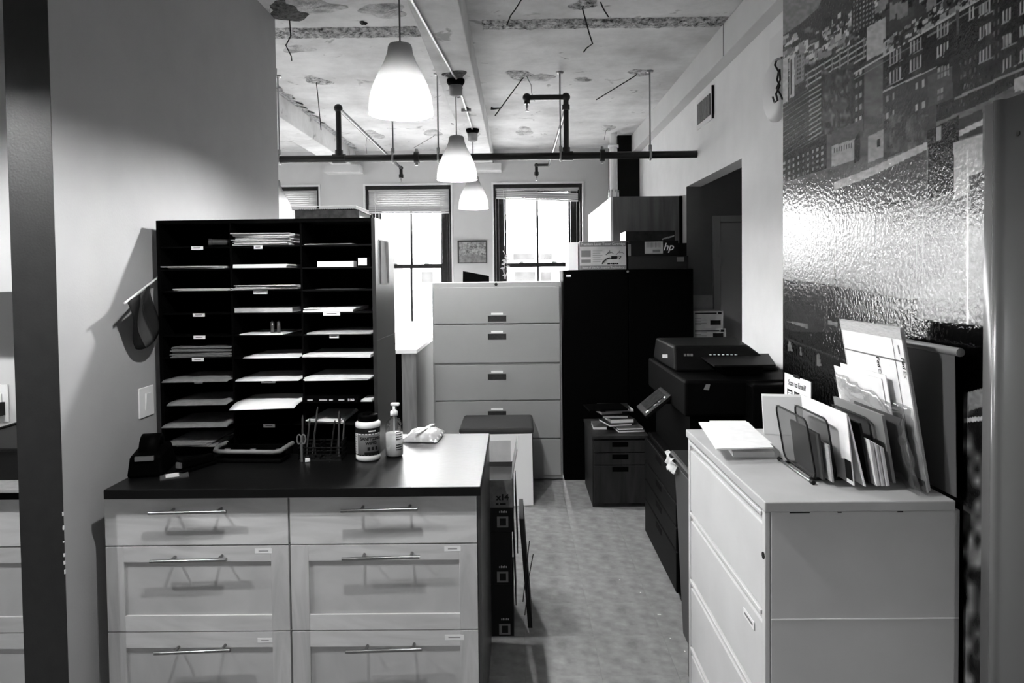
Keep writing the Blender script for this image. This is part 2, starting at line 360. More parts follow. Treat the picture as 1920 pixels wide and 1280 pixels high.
# ---- windows
def window(n, x0, x1, muntins=True):
    r = sempty('window_%d' % n, ((x0 + x1) / 2, YB, WZ0))
    FR = mat('dark_window_frame', .012, .5, .25, var=.4, vscale=30)
    c = MB(); t = .022
    for (a, b_, z0, z1) in ((x0, x0 + t, WZ0, WZ1), (x1 - t, x1, WZ0, WZ1), (x0 + t, x1 - t, WZ1 - t, WZ1)): c.box(a, b_, YB - .012, YB + WT, z0, z1)
    c.build('casing', WHITEC, r)
    MB().box(x0 - .03, x1 + .03, YB - .10, YB + WT - .06, WZ0 - .035, WZ0 - .001).build('sill', WHITEC, r)
    xi0, xi1 = x0 + t, x1 - t
    for s in (-1, 1):                     # stepped dark jambs
        for k, (wd, y0, y1) in enumerate(((.028, .03, .30), (.062, .10, .30), (.135, .16, .30))):
            a = xi0 if s < 0 else xi1 - wd; MB().box(a, a + wd, YB + y0, YB + y1 - k * .002, WZ0, WZ1 - t - .001 * k).build('jamb', FR, r, bevel=.003)
    MB().box(xi0, xi1, YB + .02, YB + .29, WZ1 - t - .045, WZ1 - t - .002).build('head_jamb', FR, r)
    a, b_ = xi0 + .135, xi1 - .135; zm = aY(1007, 497, YB + .2).z; mid = (a + b_) / 2
    for nm, z0, z1, yy in (('upper_sash', zm - .02, WZ1 - t - .045, .22), ('lower_sash', WZ0, zm + .032, .17)):
        f = MB(); sw = .022
        f.box(a, a + sw, YB + yy, YB + yy + .045, z0, z1).box(b_ - sw, b_, YB + yy, YB + yy + .045, z0, z1)
        f.box(a + sw, b_ - sw, YB + yy, YB + yy + .045, z1 - (.055 if nm == 'lower_sash' else .03), z1).box(a + sw, b_ - sw, YB + yy, YB + yy + .045, z0, z0 + .045)
        so = f.build(nm, FR, r)
        MB().box(mid - .014, mid + .014, YB + yy + .005, YB + yy + .04, z0 + .045, z1 - .03).build('muntin', FR, so)
        for (p, q) in ((a + sw, mid - .014), (mid + .014, b_ - sw)): MB().box(p, q, YB + yy + .02, YB + yy + .024, z0 + .045, z1 - .03).build('pane', GLASS, so)
        if nm == 'lower_sash':
            for fx in (.25, .75): x = a + (b_ - a) * fx; MB().box(x - .03, x + .03, YB + yy - .01, YB + yy + .03, z1, z1 + .02).build('sash_lock', WHITEC, so)
    return r
window(1, *W2); window(2, *W1); window(3, *W3); window(4, *W4)
for (a, b_) in (W1, W2, W3, W4):          # sky light enters the room through the real openings
    L = bpy.data.lights.new('sky_portal', 'AREA'); L.shape = 'RECTANGLE'; L.size = b_ - a; L.size_y = WZ1 - WZ0; L.cycles.is_portal = True
    o = bpy.data.objects.new('sky_portal', L); COL.objects.link(o); o.location = ((a + b_) / 2, YB + WT + .02, (WZ0 + WZ1) / 2); o.rotation_euler = (math.radians(-90), 0, 0)
SLAT = mat('blind_slat', .62, .5, .3)
def blind(x0, x1, slats, stack_z, skew, label):
    r = thing('window_blind', label, 'blind', ((x0 + x1) / 2, YB + .09, WZ1 - .09), 'window blinds')
    z0 = WZ1 - .09
    MB().box(x0, x1, YB + .06, YB + .10, z0, z0 + .04).build('headrail', SLAT, r)
    for k, z in enumerate(slats):
        MB().slab((x0 + .01, YB + .07, z), (1, 0, skew * .6), (0, .5, 1), (0, -1, .5), x1 - x0 - .02, .0285, .0016).build('slat', SLAT, r)
    if stack_z:
        for k in range(9):
            z = stack_z + k * .009; MB().slab((x0 + .008, YB + .065, z), (1, 0, skew), (0, 1, 0), (0, 0, 1), x1 - x0 - .016, .03, .0086).build('stacked_slat', SLAT if k % 3 else mat('blind_slat_shade', .3, .5, .3), r)
        MB().slab((x0 + .006, YB + .062, stack_z - .02), (1, 0, skew), (0, 1, 0), (0, 0, 1), x1 - x0 - .012, .036, .016).build('bottom_rail', WHITEC, r)
    for fx in (.12, .5, .88):
        x = x0 + (x1 - x0) * fx; MB().tube([(x, YB + .058, z0), (x, YB + .058, (stack_z or min(slats)) + skew * (x - x0))], .0022, 5).build('ladder_cord', SLAT, r)
    MB().tube([(x0 + .1, YB + .05, z0), (x0 + .102, YB + .05, z0 - .7)], .004, 6).build('wand', WHITEC, r)
    return r
z_l = aY(770, 352, YB).z
blind(W2[0] + .035, W2[1] - .035, [z_l - .045 - i * .0265 for i in range(8)], aY(770, 395, YB).z, -.01, 'half raised white venetian blind in the window beside the framed picture, bottom bundle level')
blind(W1[0] + .05, W1[1] - .06, [z_l - .03], aY(945, 368, YB).z, -.045, 'white venetian blind pulled right up and hanging crooked in the window behind the black cabinet')
blind(W3[0] + .035, W3[1] - .035, [z_l - .05 - i * .0265 for i in range(15)], None, 0, 'white venetian blind a third of the way down the window behind the mail sorter')
# building across the street
bld = thing('building', 'pale overexposed building across the street seen through the windows', 'building', (0, 22, -4))
MB().box(-14, 14, 22, 26, -4, 2.62).build('wall', mat('pale_render', .75, .8, .1), bld)
MB().box(-14.2, 14.2, 21.9, 26, 2.62, 2.9).build('cornice', mat('pale_render', .75, .8, .1), bld)
OWN = mat('outside_window', .022, .6, .0, var=.3, vscale=2)
for (x0, x1, y0, y1) in ((962, 1002, 475, 487), (1013, 1035, 475, 487), (964, 1004, 509, 530), (1014, 1034, 509, 530), (705, 740, 509, 530), (790, 812, 509, 530)):
    p, q = aY(x0, y0, 21.98), aY(x1, y1, 21.98); MB().box(p.x, q.x, 21.98, 22.0, q.z, p.z).build('window', OWN, bld)
struct(MB().box(-60, 60, 9.2, 60, -4.1, -4.0).build('ground', mat('street', .25, .9, .1)))

# ---- doors
d1 = sempty('door_1', (2.0, DY1, 0))
dx0 = aY(1350, 500, DY1).x; cx0 = aY(1337, 500, DY1).x; dzt = aY(1370, 416, DY1).z; czt = aY(1370, 404, DY1).z
DOORG = mat('grey_door_paint', .42, .5, .2)
MB().box(cx0, dx0, DY1 - .015, DY1 + .02, 0, czt).box(dx0, 2.6, DY1 - .015, DY1 + .02, dzt, czt).box(2.52, 2.6, DY1 - .015, DY1 + .02, 0, dzt).build('casing', DOORG, d1, bevel=.003)
MB().box(dx0 + .004, 2.515, DY1 - .004, DY1 + .02, .01, dzt - .006).build('leaf', DOORG, d1)
for z in (1.78, 1.0, .25): MB().box(dx0 - .014, dx0 + .012, DY1 - .024, DY1 - .012, z - .06, z + .06).build('hinge', DOORG, d1)
# door frame set in the mural wall, beside the lens
d2 = sempty('door_2', (XM - .02, 1.2, 0))
JY = aX(1843, 640, XM - .045).y; JZ = aX(1843, 200, XM - .045).z
FRG = mat('grey_frame_enamel', .12, .22, .6)
fx = XM - .045
prof = [(XM + .003, JY), (fx, JY), (fx, JY - .03), (fx - .004, JY - .038), (fx - .010, JY - .042), (fx - .014, JY - .050), (fx - .013, JY - .058), (fx - .006, JY - .064), (fx + .004, JY - .068), (fx + .006, JY - .13), (XM + .003, JY - .13)]
cb = MB(); cb.hexa([(x, y, 0) for x, y in reversed(prof)], [(x, y, JZ) for x, y in reversed(prof)]); cb.sm = [False, False] + [True] * len(prof)
cb.build('casing', FRG, d2); MB().box(fx, XM + .003, .62, JY - .131, JZ - .1, JZ).build('head_casing', FRG, d2)
MB().box(XM - .02, XM + .002, .62, JY - .131, 0, JZ - .1).build('leaf', FRG, d2)
p = aX(1908, 250, fx + .0035); MB().tube([(p.x, p.y, p.z), (p.x + .004, p.y, p.z)], .006, 10).build('screw_hole', INK, d2)

# ---- mural print on the near right wall
def mural():
    ys = []; x = 1466.0
    while x < 1990: ys.append(XM * 1300 / (x - 970)); x += 1.5
    ys = np.array([y for y in ys if y < MURALY - .002]); ys = np.concatenate([[MURALY], ys, np.linspace(ys[-1] - .05, -1.0, 12)])
    zs = np.concatenate([np.linspace(.0, .7, 90), np.linspace(.7, 2.8, 700)[1:], np.linspace(2.8, CZ - .01, 60)[1:]])
    YY, ZZ = np.meshgrid(ys, zs); xm = XM
    d = np.stack([np.full_like(YY, xm), YY, ZZ - CAM.z], -1); Fv, Rv, Uv = (np.array(v) for v in (_f, CR, CU))
    den = np.maximum(d @ Fv, .3); u = CX + F * (d @ Rv) / den; v = CY - F * (d @ Uv) / den
    rng = np.random.default_rng(3)
    def nz(sx, sy, seed=0):               # smooth value noise over the print
        r2 = np.random.default_rng(seed); T = r2.random((64, 64)); a = (u / sx) % 63; b = (v / sy) % 63
        i, j = a.astype(int), b.astype(int); fa, fb = a - i, b - j
        return (T[j, i] * (1 - fa) + T[j, i + 1] * fa) * (1 - fb) + (T[j + 1, i] * (1 - fa) + T[j + 1, i + 1] * fa) * fb
    V = .10 + .10 * nz(23, 17, 1) + .08 * nz(7, 5, 2)
    tex = .8 + .4 * nz(5, 4, 5)
    def poly(pts, val, rough=1):
        xs = [p[0] for p in pts]; yy = [p[1] for p in pts]
        mk = (u >= min(xs)) & (u <= max(xs)) & (v >= min(yy)) & (v <= max(yy)); idx = np.nonzero(mk)
        if not len(idx[0]): return
        uu, vv = u[idx], v[idx]; ins = np.zeros(len(uu), bool)
        for (x0, y0), (x1, y1) in zip(pts, pts[1:] + pts[:1]):
            if y0 == y1: continue
            c = ((y0 > vv) != (y1 > vv)) & (uu < (x1 - x0) * (vv - y0) / (y1 - y0) + x0); ins ^= c
        ii = (idx[0][ins], idx[1][ins]); V[ii] = val * (tex[ii] if rough else 1)
    def line(x0, y0, x1, y1, t, val): poly([(x0, y0 - t / 2), (x1, y1 - t / 2), (x1, y1 + t / 2), (x0, y0 + t / 2)], val, 0)
    def wins(x0, y0, dx, dy, cols, rows, stepx, stepy, slope, val, ww, hh, jit=0):
        for r in range(rows):
            for c in range(cols):
                if jit and rng.random() < jit: continue
                x = x0 + c * stepx; y = y0 + r * stepy + slope * c * stepx; poly([(x, y), (x + ww, y + slope * ww), (x + ww, y + hh + slope * ww), (x, y + hh)], val * rng.uniform(.6, 1.2), 0)
    sl = -.5
    poly([(1460, -60), (1560, -60), (1535, 14), (1500, 45), (1460, 72)], .30)
    poly([(1460, 72), (1500, 45), (1535, 14), (1560, -60), (1990, -90), (1990, 60), (1660, 110), (1560, 140), (1460, 200)], .10)
    for k in range(420):                  # roofs and small houses on the hillside
        x = rng.uniform(1464, 1640); t = (x - 1464) / 180; y = rng.uniform(70 - 75 * t, 165 - 70 * t); w_ = rng.uniform(4, 15); h_ = rng.uniform(3, 13)
        poly([(x, y), (x + w_, y + sl * w_), (x + w_, y + h_ + sl * w_), (x, y + h_)], float(rng.choice([.03, .06, .2, .35, .55, .7])))
    for k in range(60):
        x = rng.uniform(1600, 1760); y = rng.uniform(-60, 60 - (x - 1600) * .4); w_ = rng.uniform(6, 24); h_ = rng.uniform(8, 30)
        poly([(x, y), (x + w_, y + sl * w_), (x + w_, y + h_ + sl * w_), (x, y + h_)], float(rng.choice([.02, .05, .12, .3, .5])))
    poly([(1596, 0), (1640, -22), (1640, 45), (1596, 68)], .07); wins(1600, 2, 0, 0, 7, 7, 6, 9, sl, .4, 2.5, 4)
    poly([(1625, 52), (1660, 32), (1660, 96), (1625, 114)], .55)
    poly([(1508, 134), (1624, 66), (1624, 114), (1540, 165), (1508, 150)], .05)
    for k in range(4): line(1510, 140 + k * 11, 1624, 72 + k * 11, 3.2, .5)
    for k in range(8): line(1514 + k * 15, 132 - k * 9, 1515 + k * 15, 168 - k * 9, 3, .35) if 0 else poly([(1514 + k * 15, 134 - k * 9), (1516 + k * 15, 133 - k * 9), (1516 + k * 15, 166 - k * 8), (1514 + k * 15, 167 - k * 8)], .3)
    poly([(1466, 112), (1478, 105), (1478, 190), (1466, 196)], .6); poly([(1480, 106), (1490, 100), (1490, 180), (1480, 185)], .65); poly([(1482, 112), (1485, 111), (1485, 176), (1482, 178)], .05)
    poly([(1491, 104), (1508, 95), (1508, 150), (1491, 160)], .35); wins(1494, 106, 0, 0, 3, 6, 5, 8, sl, .05, 2.5, 4)
    poly([(1462, 202), (1542, 150), (1542, 252), (1462, 300)], .07)
    for k in range(11): line(1464, 206 + k * 9, 1542, 155 + k * 9, 2, .22); line(1517, 172 + k * 9, 1542, 156 + k * 9, 3.2, .42)
    poly([(1462, 300), (1550, 250), (1550, 315), (1462, 345)], .06); wins(1468, 305, 0, 0, 9, 4, 9, 11, -.42, .45, 4, 5)
    poly([(1540, 150), (1600, 115), (1600, 230), (1540, 250)], .12 ); V[:] = V
    mk = (u > 1540) & (u < 1602) & (v > 130) & (v < 252) & (nz(9, 14, 31) > .35); V[mk] = (.03 + .28 * nz(4, 9, 8)[mk] ** 2)     # bare winter trees
    poly([(1596, 130), (1620, 118), (1620, 245), (1596, 252)], .06); wins(1603, 135, 0, 0, 2, 5, 8, 22, sl, .5, 5, 9)
    poly([(1559, 248), (1618, 222), (1618, 258), (1559, 274)], .16); poly([(1559, 274), (1603, 260), (1603, 300), (1559, 313)], .55); wins(1563, 278, 0, 0, 8, 1, 4.6, 9, -.3, .03, 2.6, 9)
    poly([(1602, 262), (1612, 246), (1612, 300), (1602, 306)], .02)
    poly([(1627, 256), (1657, 242), (1657, 294), (1627, 305)], .48); poly([(1645, 262), (1651, 259), (1651, 273), (1645, 276)], .02)
    # long brick block
    poly([(1656, 102), (1730, 62), (1800, 18), (1870, -28), (1990, -95), (1990, 110), (1845, 192), (1656, 270)], .045)
    poly([(1715, 60), (1805, 2), (1850, -30), (1850, -5), (1800, 18), (1725, 64)], .42)
    line(1600, 138, 1870, -22, 4, .62); line(1600, 150, 1870, -8, 2.5, .3)
    poly([(1724, 70), (1738, 62), (1738, 150), (1724, 158)], .02); poly([(1793, 20), (1798, 18), (1798, 95), (1793, 98)], .16)
    for (x, y, n) in ((1668, 100, 4), (1706, 80, 4), (1757, 50, 4), (1836, 10, 4), (1836, 52, 4), (1836, 96, 4), (1880, 22, 3), (1880, 68, 3), (1880, 112, 3), (1706, 113, 4), (1668, 136, 4), (1757, 88, 4), (1817, 15, 2), (1912, 5, 2), (1912, 50, 2), (1912, 95, 2)):
        for c in range(n): poly([(x + c * 6, y - c * 3.2), (x + c * 6 + 3.4, y - c * 3.2 - 1.6), (x + c * 6 + 3.4, y + 20 - c * 3), (x + c * 6, y + 21.5 - c * 3)], rng.uniform(.32, .6), 0)
        line(x - 2, y + 24, x + 26, y + 11, 1.6, .4)
    wins(1800, 118, 0, 0, 4, 2, 9, 22, -.5, .22, 3, 9); wins(1862, -2, 0, 0, 2, 6, 8, 21, -.5, .2, 3, 10); wins(1935, -20, 0, 0, 6, 5, 10, 30, -.5, .3, 5, 14)
    for k in range(160):                  # chimneys, vents and parapets along the roofs
        x = rng.uniform(1655, 1860); y = 60 - (x - 1730) * .6 + rng.uniform(-34, -4); w_ = rng.uniform(2, 12); h_ = rng.uniform(2, 10)
        poly([(x, y), (x + w_, y + sl * w_), (x + w_, y + h_ + sl * w_), (x, y + h_)], float(rng.choice([.02, .04, .1, .3, .55])))
    for k in range(120):
        x = rng.uniform(1660, 1840); y = 185 - (x - 1660) * .42 + rng.uniform(-4, 70); poly([(x, y), (x + 2, y - 1), (x + 2, y + 4), (x, y + 5)], float(rng.choice([.02, .12, .2])))
    poly([(1770, 100), (1800, 60), (1800, 175), (1770, 185)], .012)
    poly([(1656, 172), (1756, 128), (1756, 240), (1740, 262), (1656, 300)], .085); line(1656, 172, 1756, 126, 3, .6)
    poly([(1740, 142), (1786, 124), (1786, 185), (1740, 200)], .13); wins(1758, 168, 0, 0, 2, 2, 6, 12, -.4, .4, 4, 9); wins(1758, 128, 0, 0, 4, 2, 6, 12, -.4, .45, 4, 9)
    wins(1662, 180, 0, 0, 2, 2, 11, 32, -.4, .5, 4, 12); wins(1716, 156, 0, 0, 2, 2, 13, 40, -.4, .45, 5, 13)
    mk = (u > 1657) & (u < 1740) & (v > 215) & (v < 285) & (v < 300 - (u - 1657) * .3) & (nz(8, 12, 33) > .4); V[mk] = .05 + .2 * nz(5, 11, 9)[mk]
    poly([(1737, 246), (1798, 216), (1798, 268), (1737, 276)], .006); poly([(1756, 240), (1765, 236), (1765, 262), (1756, 264)], .45)
    line(1790, 185, 1990, 96, 5, .34); poly([(1798, 222), (1842, 205), (1842, 250), (1798, 262)], .07); poly([(1798, 245), (1842, 224), (1842, 234), (1798, 256)], .6)
    poly([(1902, 148), (1925, 138), (1925, 168), (1902, 172)], .55)
    poly([(1788, 268), (1842, 252), (1842, 350), (1788, 376)], .52); poly([(1818, 330), (1842, 322), (1842, 400), (1818, 405)], .12)
    poly([(1740, 276), (1788, 268), (1788, 362), (1740, 370)], .03)
    # road with parapet and the lower street
    poly([(1563, 352), (1737, 278), (1740, 370), (1563, 424)], .11); poly([(1562, 342), (1625, 318), (1738, 266), (1738, 280), (1625, 334), (1562, 357)], .55)
    poly([(1462, 345), (1563, 342), (1563, 424), (1462, 420)], .13)
    line(1655, 385, 1790, 362, 3, .05)
    mk = (v > 400) & (v < 560); V[mk] = (.14 + .16 * nz(60, 34, 11) + .05 * nz(9, 8, 12))[mk]
    for x in (1565, 1640, 1717, 1729, 1810): poly([(x, 380), (x + 2.2, 380), (x + 2.2, 600), (x, 600)], .30 if x > 1700 else .07, 0)
    poly([(1812, 280), (1816, 280), (1816, 620), (1812, 620)], .7)
    poly([(1462, 522), (1552, 533), (1552, 612), (1462, 600)], .055); poly([(1552, 532), (1690, 560), (1700, 640), (1552, 600)], .03)
    mk = (v > 560) & (u > 1570) & (u < 1720) & (v < 640); V[mk] = (.01 + .16 * nz(16, 11, 14) ** 2)[mk]
    poly([(1462, 598), (1514, 616), (1514, 600), (1580, 614), (1580, 645), (1462, 616)], .05)
    poly([(1462, 612), (1700, 690), (1700, 704), (1462, 622)], .018)
    mk = v > 622; V[mk] = (.006 + .02 * nz(30, 26, 15) ** 2)[mk]
    mk = (v > 595 + (u - 1690) * .1) & (u > 1690); V[mk] = .004
    line(1462, 630, 1700, 720, 4, .05); line(1462, 655, 1600, 716, 3, .04)
    for (x, y, w_, h_) in ((1478, 640, 8, 18), (1532, 662, 8, 24), (1500, 650, 4, 16)): poly([(x, y), (x + w_ * .5, y), (x + w_, y + h_), (x - 1, y + h_)], .14)
    mk = (u > 1806) & (v > 735); V[mk] = (.02 + .30 * nz(13, 22, 17) ** 2)[mk]
    poly([(1816, 735), (1842, 728), (1842, 762), (1816, 770)], .22); poly([(1808, 784), (1842, 780), (1842, 788), (1808, 792)], .4)
    n, k = u.shape; co = np.stack([np.full(n * k, XM), YY.ravel(), ZZ.ravel()], 1)
    I = np.arange(n * k).reshape(n, k); q = np.stack([I[:-1, :-1], I[:-1, 1:], I[1:, 1:], I[1:, :-1]], -1).reshape(-1, 4)
    q = q[:, ::-1] if False else q
    me = bpy.data.meshes.new('mural_print'); me.vertices.add(n * k); me.vertices.foreach_set('co', (co - np.array([XM, 0, 0])).ravel())
    me.loops.add(q.size); me.loops.foreach_set('vertex_index', q.ravel().astype(np.int32)); me.polygons.add(len(q))
    me.polygons.foreach_set('loop_start', np.arange(0, q.size, 4, dtype=np.int32)); me.polygons.foreach_set('loop_total', np.full(len(q), 4, np.int32)); me.update(calc_edges=True)
    at = me.attributes.new('print', 'FLOAT_COLOR', 'POINT'); c4 = np.ones((n * k, 4), np.float32); c4[:, :3] = np.clip(1.25 * V * V / (V + .13), 0, .8).ravel()[:, None]; at.data.foreach_set('color', c4.ravel())
    m = bpy.data.materials.new('glossy_photo_print'); m.use_nodes = True; nt = m.node_tree; b = nt.nodes['Principled BSDF']
    a_ = nt.nodes.new('ShaderNodeAttribute'); a_.attribute_name = 'print'; nt.links.new(a_.outputs['Color'], b.inputs['Base Color'])
    b.inputs['Roughness'].default_value = .12; b.inputs['Specular IOR Level'].default_value = .5; b.inputs['IOR'].default_value = 1.33
    tc = nt.nodes.new('ShaderNodeTexCoord'); nn = nt.nodes.new('ShaderNodeTexNoise'); nn.inputs['Scale'].default_value = 70; nn.inputs['Detail'].default_value = 2; nt.links.new(tc.outputs['Object'], nn.inputs['Vector'])
    bp = nt.nodes.new('ShaderNodeBump'); bp.inputs['Strength'].default_value = .35; bp.inputs['Distance'].default_value = .004; nt.links.new(nn.outputs[0], bp.inputs['Height']); nt.links.new(bp.outputs[0], b.inputs['Normal'])
    me.materials.append(m)
    o = bpy.data.objects.new('wall_mural', me); COL.objects.link(o); o.location = (XM, 0, 0)
    tag(o, 'glossy black and white city photograph mural covering the near right wall', 'mural')
    MB().box(XM + .0012, XM + .0035, -1.0, MURALY, .0, CZ - .01).build('backing', WALL, o)
mural()

# ================================================================== LARGE FURNITURE
# ---- drawer base cabinets with a shared black counter
def bar_handle(p0, p1, parent, y_face, r=.0058):
    p0, p1 = Vector(p0), Vector(p1); h = MB(); d = p1 - p0
    h.tube([p0, p1], r, 10)
    for t in (.26, .88): q = p0 + d * t; h.tube([q, (q.x, y_face, q.z)], r * .85, 8)
    return h.build('handle', CHROME, parent)
ZR = [.879, .716, .426, .136]; FY = 2.27
def drawer_cabinet(x0, x1, label, handles, tags, mats=(BIRCH, BIRCHV, PANEL), yback=2.975):
    r = thing('drawer_cabinet', label, 'cabinet', ((x0 + x1) / 2, 2.6, 0), 'birch drawer cabinets')
    MB().box(x0 + .004, x1 - .004, FY + .021, yback, .11, .882).box(x0 + .004, x1 - .004, FY + .07, yback, 0, .11).build('body', BIRCHV if label.find('kitchen') >= 0 else mat('dark_cabinet_side', .05, .3, .4, var=.1), r)
    MB().box(x0, x1, FY + .004, FY + .0205, .870, .882).build('top_rail', BIRCH, r)
    for k in range(3):
        z1, z0 = ZR[k] - .0018, ZR[k + 1] + .0018; a, b = x0 + .0015, x1 - .0015
        if k == 0: d = MB().box(a, b, FY, FY + .02, z0, z1).build('drawer', mats[0], r, bevel=.0015)
        else:
            sw, rw = .060, .052; d = MB().box(a + sw, b - sw, FY + .009, FY + .018, z0 + rw, z1 - rw).build('drawer', mats[2], r)
            for q0 in (a, b - sw): MB().box(q0, q0 + sw, FY, FY + .02, z0, z1).build('stile', mats[1], d, bevel=.0012)
            MB().box(a + sw, b - sw, FY + .0004, FY + .02, z1 - rw, z1).build('rail', mats[0], d); MB().box(a + sw, b - sw, FY + .0004, FY + .02, z0, z0 + rw).build('rail', mats[0], d)
        if handles:
            (hx0, hy0, hx1, hy1) = handles[k]; bar_handle(aY(hx0, hy0, FY - .036), aY(hx1, hy1, FY - .036), d, FY)
        if tags and k:
            (tx0, ty0, tx1, ty1) = tags[k - 1]; p, q = aY(tx0, ty0, FY), aY(tx1, ty1, FY)
            t = MB().box(p.x, q.x, FY - .0006, FY + .001, q.z, p.z).build('label_tag', TAPE, d)
            zc = (p.z + q.z) / 2; MB().box(p.x + .012, q.x - .012, FY - .0009, FY - .0006, zc - .0012, zc + .0012).build('print', INKG, d)
    return r
XA, XB_, XC = -1.381, -.766, -.141
drawer_cabinet(XA, XB_ - .0015, 'birch three drawer base cabinet standing against the light wall with the switch',
    [(278, 962, 424, 959), (281, 1053, 425, 1049), (289, 1225, 431, 1219)], [(478, 1028, 510, 1037), (483, 1196, 511, 1204)])
drawer_cabinet(XB_ + .0015, XC, 'birch three drawer base cabinet at the aisle end of the black counter',
    [(639, 958, 783, 954), (641, 1048, 787, 1044), (648, 1222, 791, 1217)], [(833, 1024, 864, 1033), (834, 1190, 870, 1199)])
MB().box(XC + .0005, XC + .012, FY + .005, 2.985, 0, .882).build('end_panel', mat('dark_cabinet_side', .05, .3, .4), [o for o in COL.objects if o.name == 'drawer_cabinet.001'][0])
ct = MB().box(-1.362, -.127, 2.238, 2.995, .8835, .915).build('countertop', COUNT, bevel=.003)
tag(ct, 'black laminate countertop over the birch drawer cabinets, holding the mail sorter', 'countertop')
# kitchen run on the other side of the wall stub
drawer_cabinet(-2.20, -1.585, 'birch drawer base cabinet in the kitchen beyond the dark wall end', None, None, yback=2.88)
kc = MB().box(-3.4, -1.58, 2.245, 2.895, .8835, .905).build('kitchen_counter', BLACK); tag(kc, 'kitchen counter with a dark edge and pale wood-like top coloured as lit beyond the wall end', 'countertop')
MB().box(-3.4, -1.581, 2.25, 2.894, .905, .915).build('top_sheet', mat('lit_pale_counter', .35, .4, .3, var=.2, vscale=30), kc)  # wood-like top sheet; its lit look is put into the pale colour
uc = thing('wall_cabinet', 'pale wall cabinet hung above the kitchen counter', 'cabinet', (-2.0, 2.72, 1.56))
MB().box(-2.6, -1.584, 2.55, 2.895, 1.56, 2.4).build('body', WHITEC, uc); MB().box(-2.05, -1.586, 2.53, 2.549, 1.562, 2.398).build('door', mat('pale_cabinet_door', .5, .5, .3, var=.05), uc); MB().box(-2.598, -2.054, 2.53, 2.549, 1.562, 2.398).build('door', mat('pale_cabinet_door', .5), uc)
p = aY(9, 750, 2.9)
ou = thing('wall_outlet', 'white electrical outlet plate above the kitchen counter', 'outlet', (p.x, 2.9, p.z))
q = aY(19, 790, 2.9); ztop = aY(9, 720, 2.9).z
MB().box(q.x - .078, q.x, 2.893, 2.8995, q.z, ztop).build('plate', WHITEP, ou, bevel=.002)
MB().box(q.x - .052, q.x - .026, 2.8905, 2.8935, q.z + .085, q.z + .12).build('receptacle', WHITEP, ou)
pl = MB().box(q.x - .065, q.x - .014, 2.855, 2.8925, q.z + .03, q.z + .085).tube([(q.x - .035, 2.87, q.z + .03), (q.x - .033, 2.87, q.z - .04), (q.x - .06, 2.865, .935), (q.x - .12, 2.85, .922)], .004, 6).build('power_adapter', RUBBER)
tag(pl, 'black plug adapter pushed into the outlet above the kitchen counter', 'adapter')
tr = thing('dish_tray', 'black flared dish tray on the kitchen counter', 'tray', (-1.78, 2.5, .915))
a = [(-1.95, 2.36, .916), (-1.66, 2.36, .916), (-1.66, 2.70, .916), (-1.95, 2.70, .916)]; b = [(-2.0, 2.31, 1.03), (-1.60, 2.31, 1.03), (-1.645, 2.75, 1.03), (-2.0, 2.75, 1.03)]
MB().hexa(a, b).build('basin', RUBBER, tr); MB().tube([(x, y, z + .003) for x, y, z in b + b[:1]], .006, 8).build('rim', RUBBER, tr)
MB().tube([(-1.615, 2.36, 1.05), (-1.615, 2.7, 1.05)], .005, 6).tube([(-1.645, 2.36, 1.045), (-1.645, 2.7, 1.045)], .005, 6).build('rail', PIPE, tr)

# ---- literature sorter
SW, SD, SH = .854, .335, .912; PAN = Matrix.Translation((-1.394, 2.677, .9155)) @ Matrix.Rotation(math.radians(-2), 4, 'Z')
so = thing('mail_sorter', 'tall black mail sorter with three columns of shallow shelves on the counter', 'sorter', PAN.translation)
T = .014; NR = 10; P0 = .035; RH = (SH - T - P0) / NR
MB(PAN).box(0, T, 0, SD, 0, SH).build('side_panel', BLACK, so)
SIDE = mat('black_gloss_side', .015, .3, .9)
MB(PAN).box(SW - T, SW, 0, SD, 0, SH).build('side_panel', SIDE, so)
MB(PAN).box(T, SW - T, 0, SD, SH - T, SH).build('top_panel', BLACK, so); MB(PAN).box(T, SW - T, .02, SD, 0, P0).build('base', BLACK, so)
MB(PAN).box(T, SW - T, SD - .005, SD - .001, P0, SH - T).build('back_panel', BLACK, so)
CWD = (SW - 2 * T) / 3
for c in (1, 2): MB(PAN).box(T + c * CWD - .004, T + c * CWD + .004, .006, SD - .006, P0, SH - T).build('divider', BLACK, so)
SHZ = [SH - T - (k + 1) * RH for k in range(NR)]        # z of each shelf top, top row first
for k in range(NR - 1):
    for c in range(3): MB(PAN).box(T + c * CWD + (.004 if c else 0), T + (c + 1) * CWD - (.004 if c < 2 else 0), .004, SD - .006, SHZ[k] - .006, SHZ[k] - .0005).build('shelf', mat('black_shelf_edge', .004, .4, .06) if c == 2 else BLACK, so)
MB(PAN).box(SW + .0003, SW + .001, .004, SD, .438, .442).build('side_strip', GREYP, so)
for k in (0, 2, 3, 4): # white blocks standing in for light through the pegholes, wall column
    MB(PAN).box(T + .19, T + .1935, SD - .008, SD - .0052, SHZ[k] + .02, SHZ[k] + .028).build('peghole_light', WHITEP, so)
COLN = ['wall side column', 'middle column', 'aisle side column']; ORD = ['top', 'second', 'third', 'fourth', 'fifth', 'sixth', 'seventh', 'eighth', 'ninth', 'bottom']
def slot(c, k, fx, fy=0.0): return (T + c * CWD + fx * CWD, fy, SHZ[k])
def tagstrip(c, k, fx, w_=.045, h_=.013, dz=0):
    x, y, z = slot(c, k, fx); t = MB(PAN).box(x - w_ / 2, x + w_ / 2, -.0012, .0035, z - h_ - .001 + dz, z - .001 + dz).build('label_tag', TAPE, so)
    MB(PAN).box(x - w_ * .3, x + w_ * .3, -.0016, -.0012, z - h_ * .62 + dz, z - h_ * .42 + dz).build('print', INK, t)
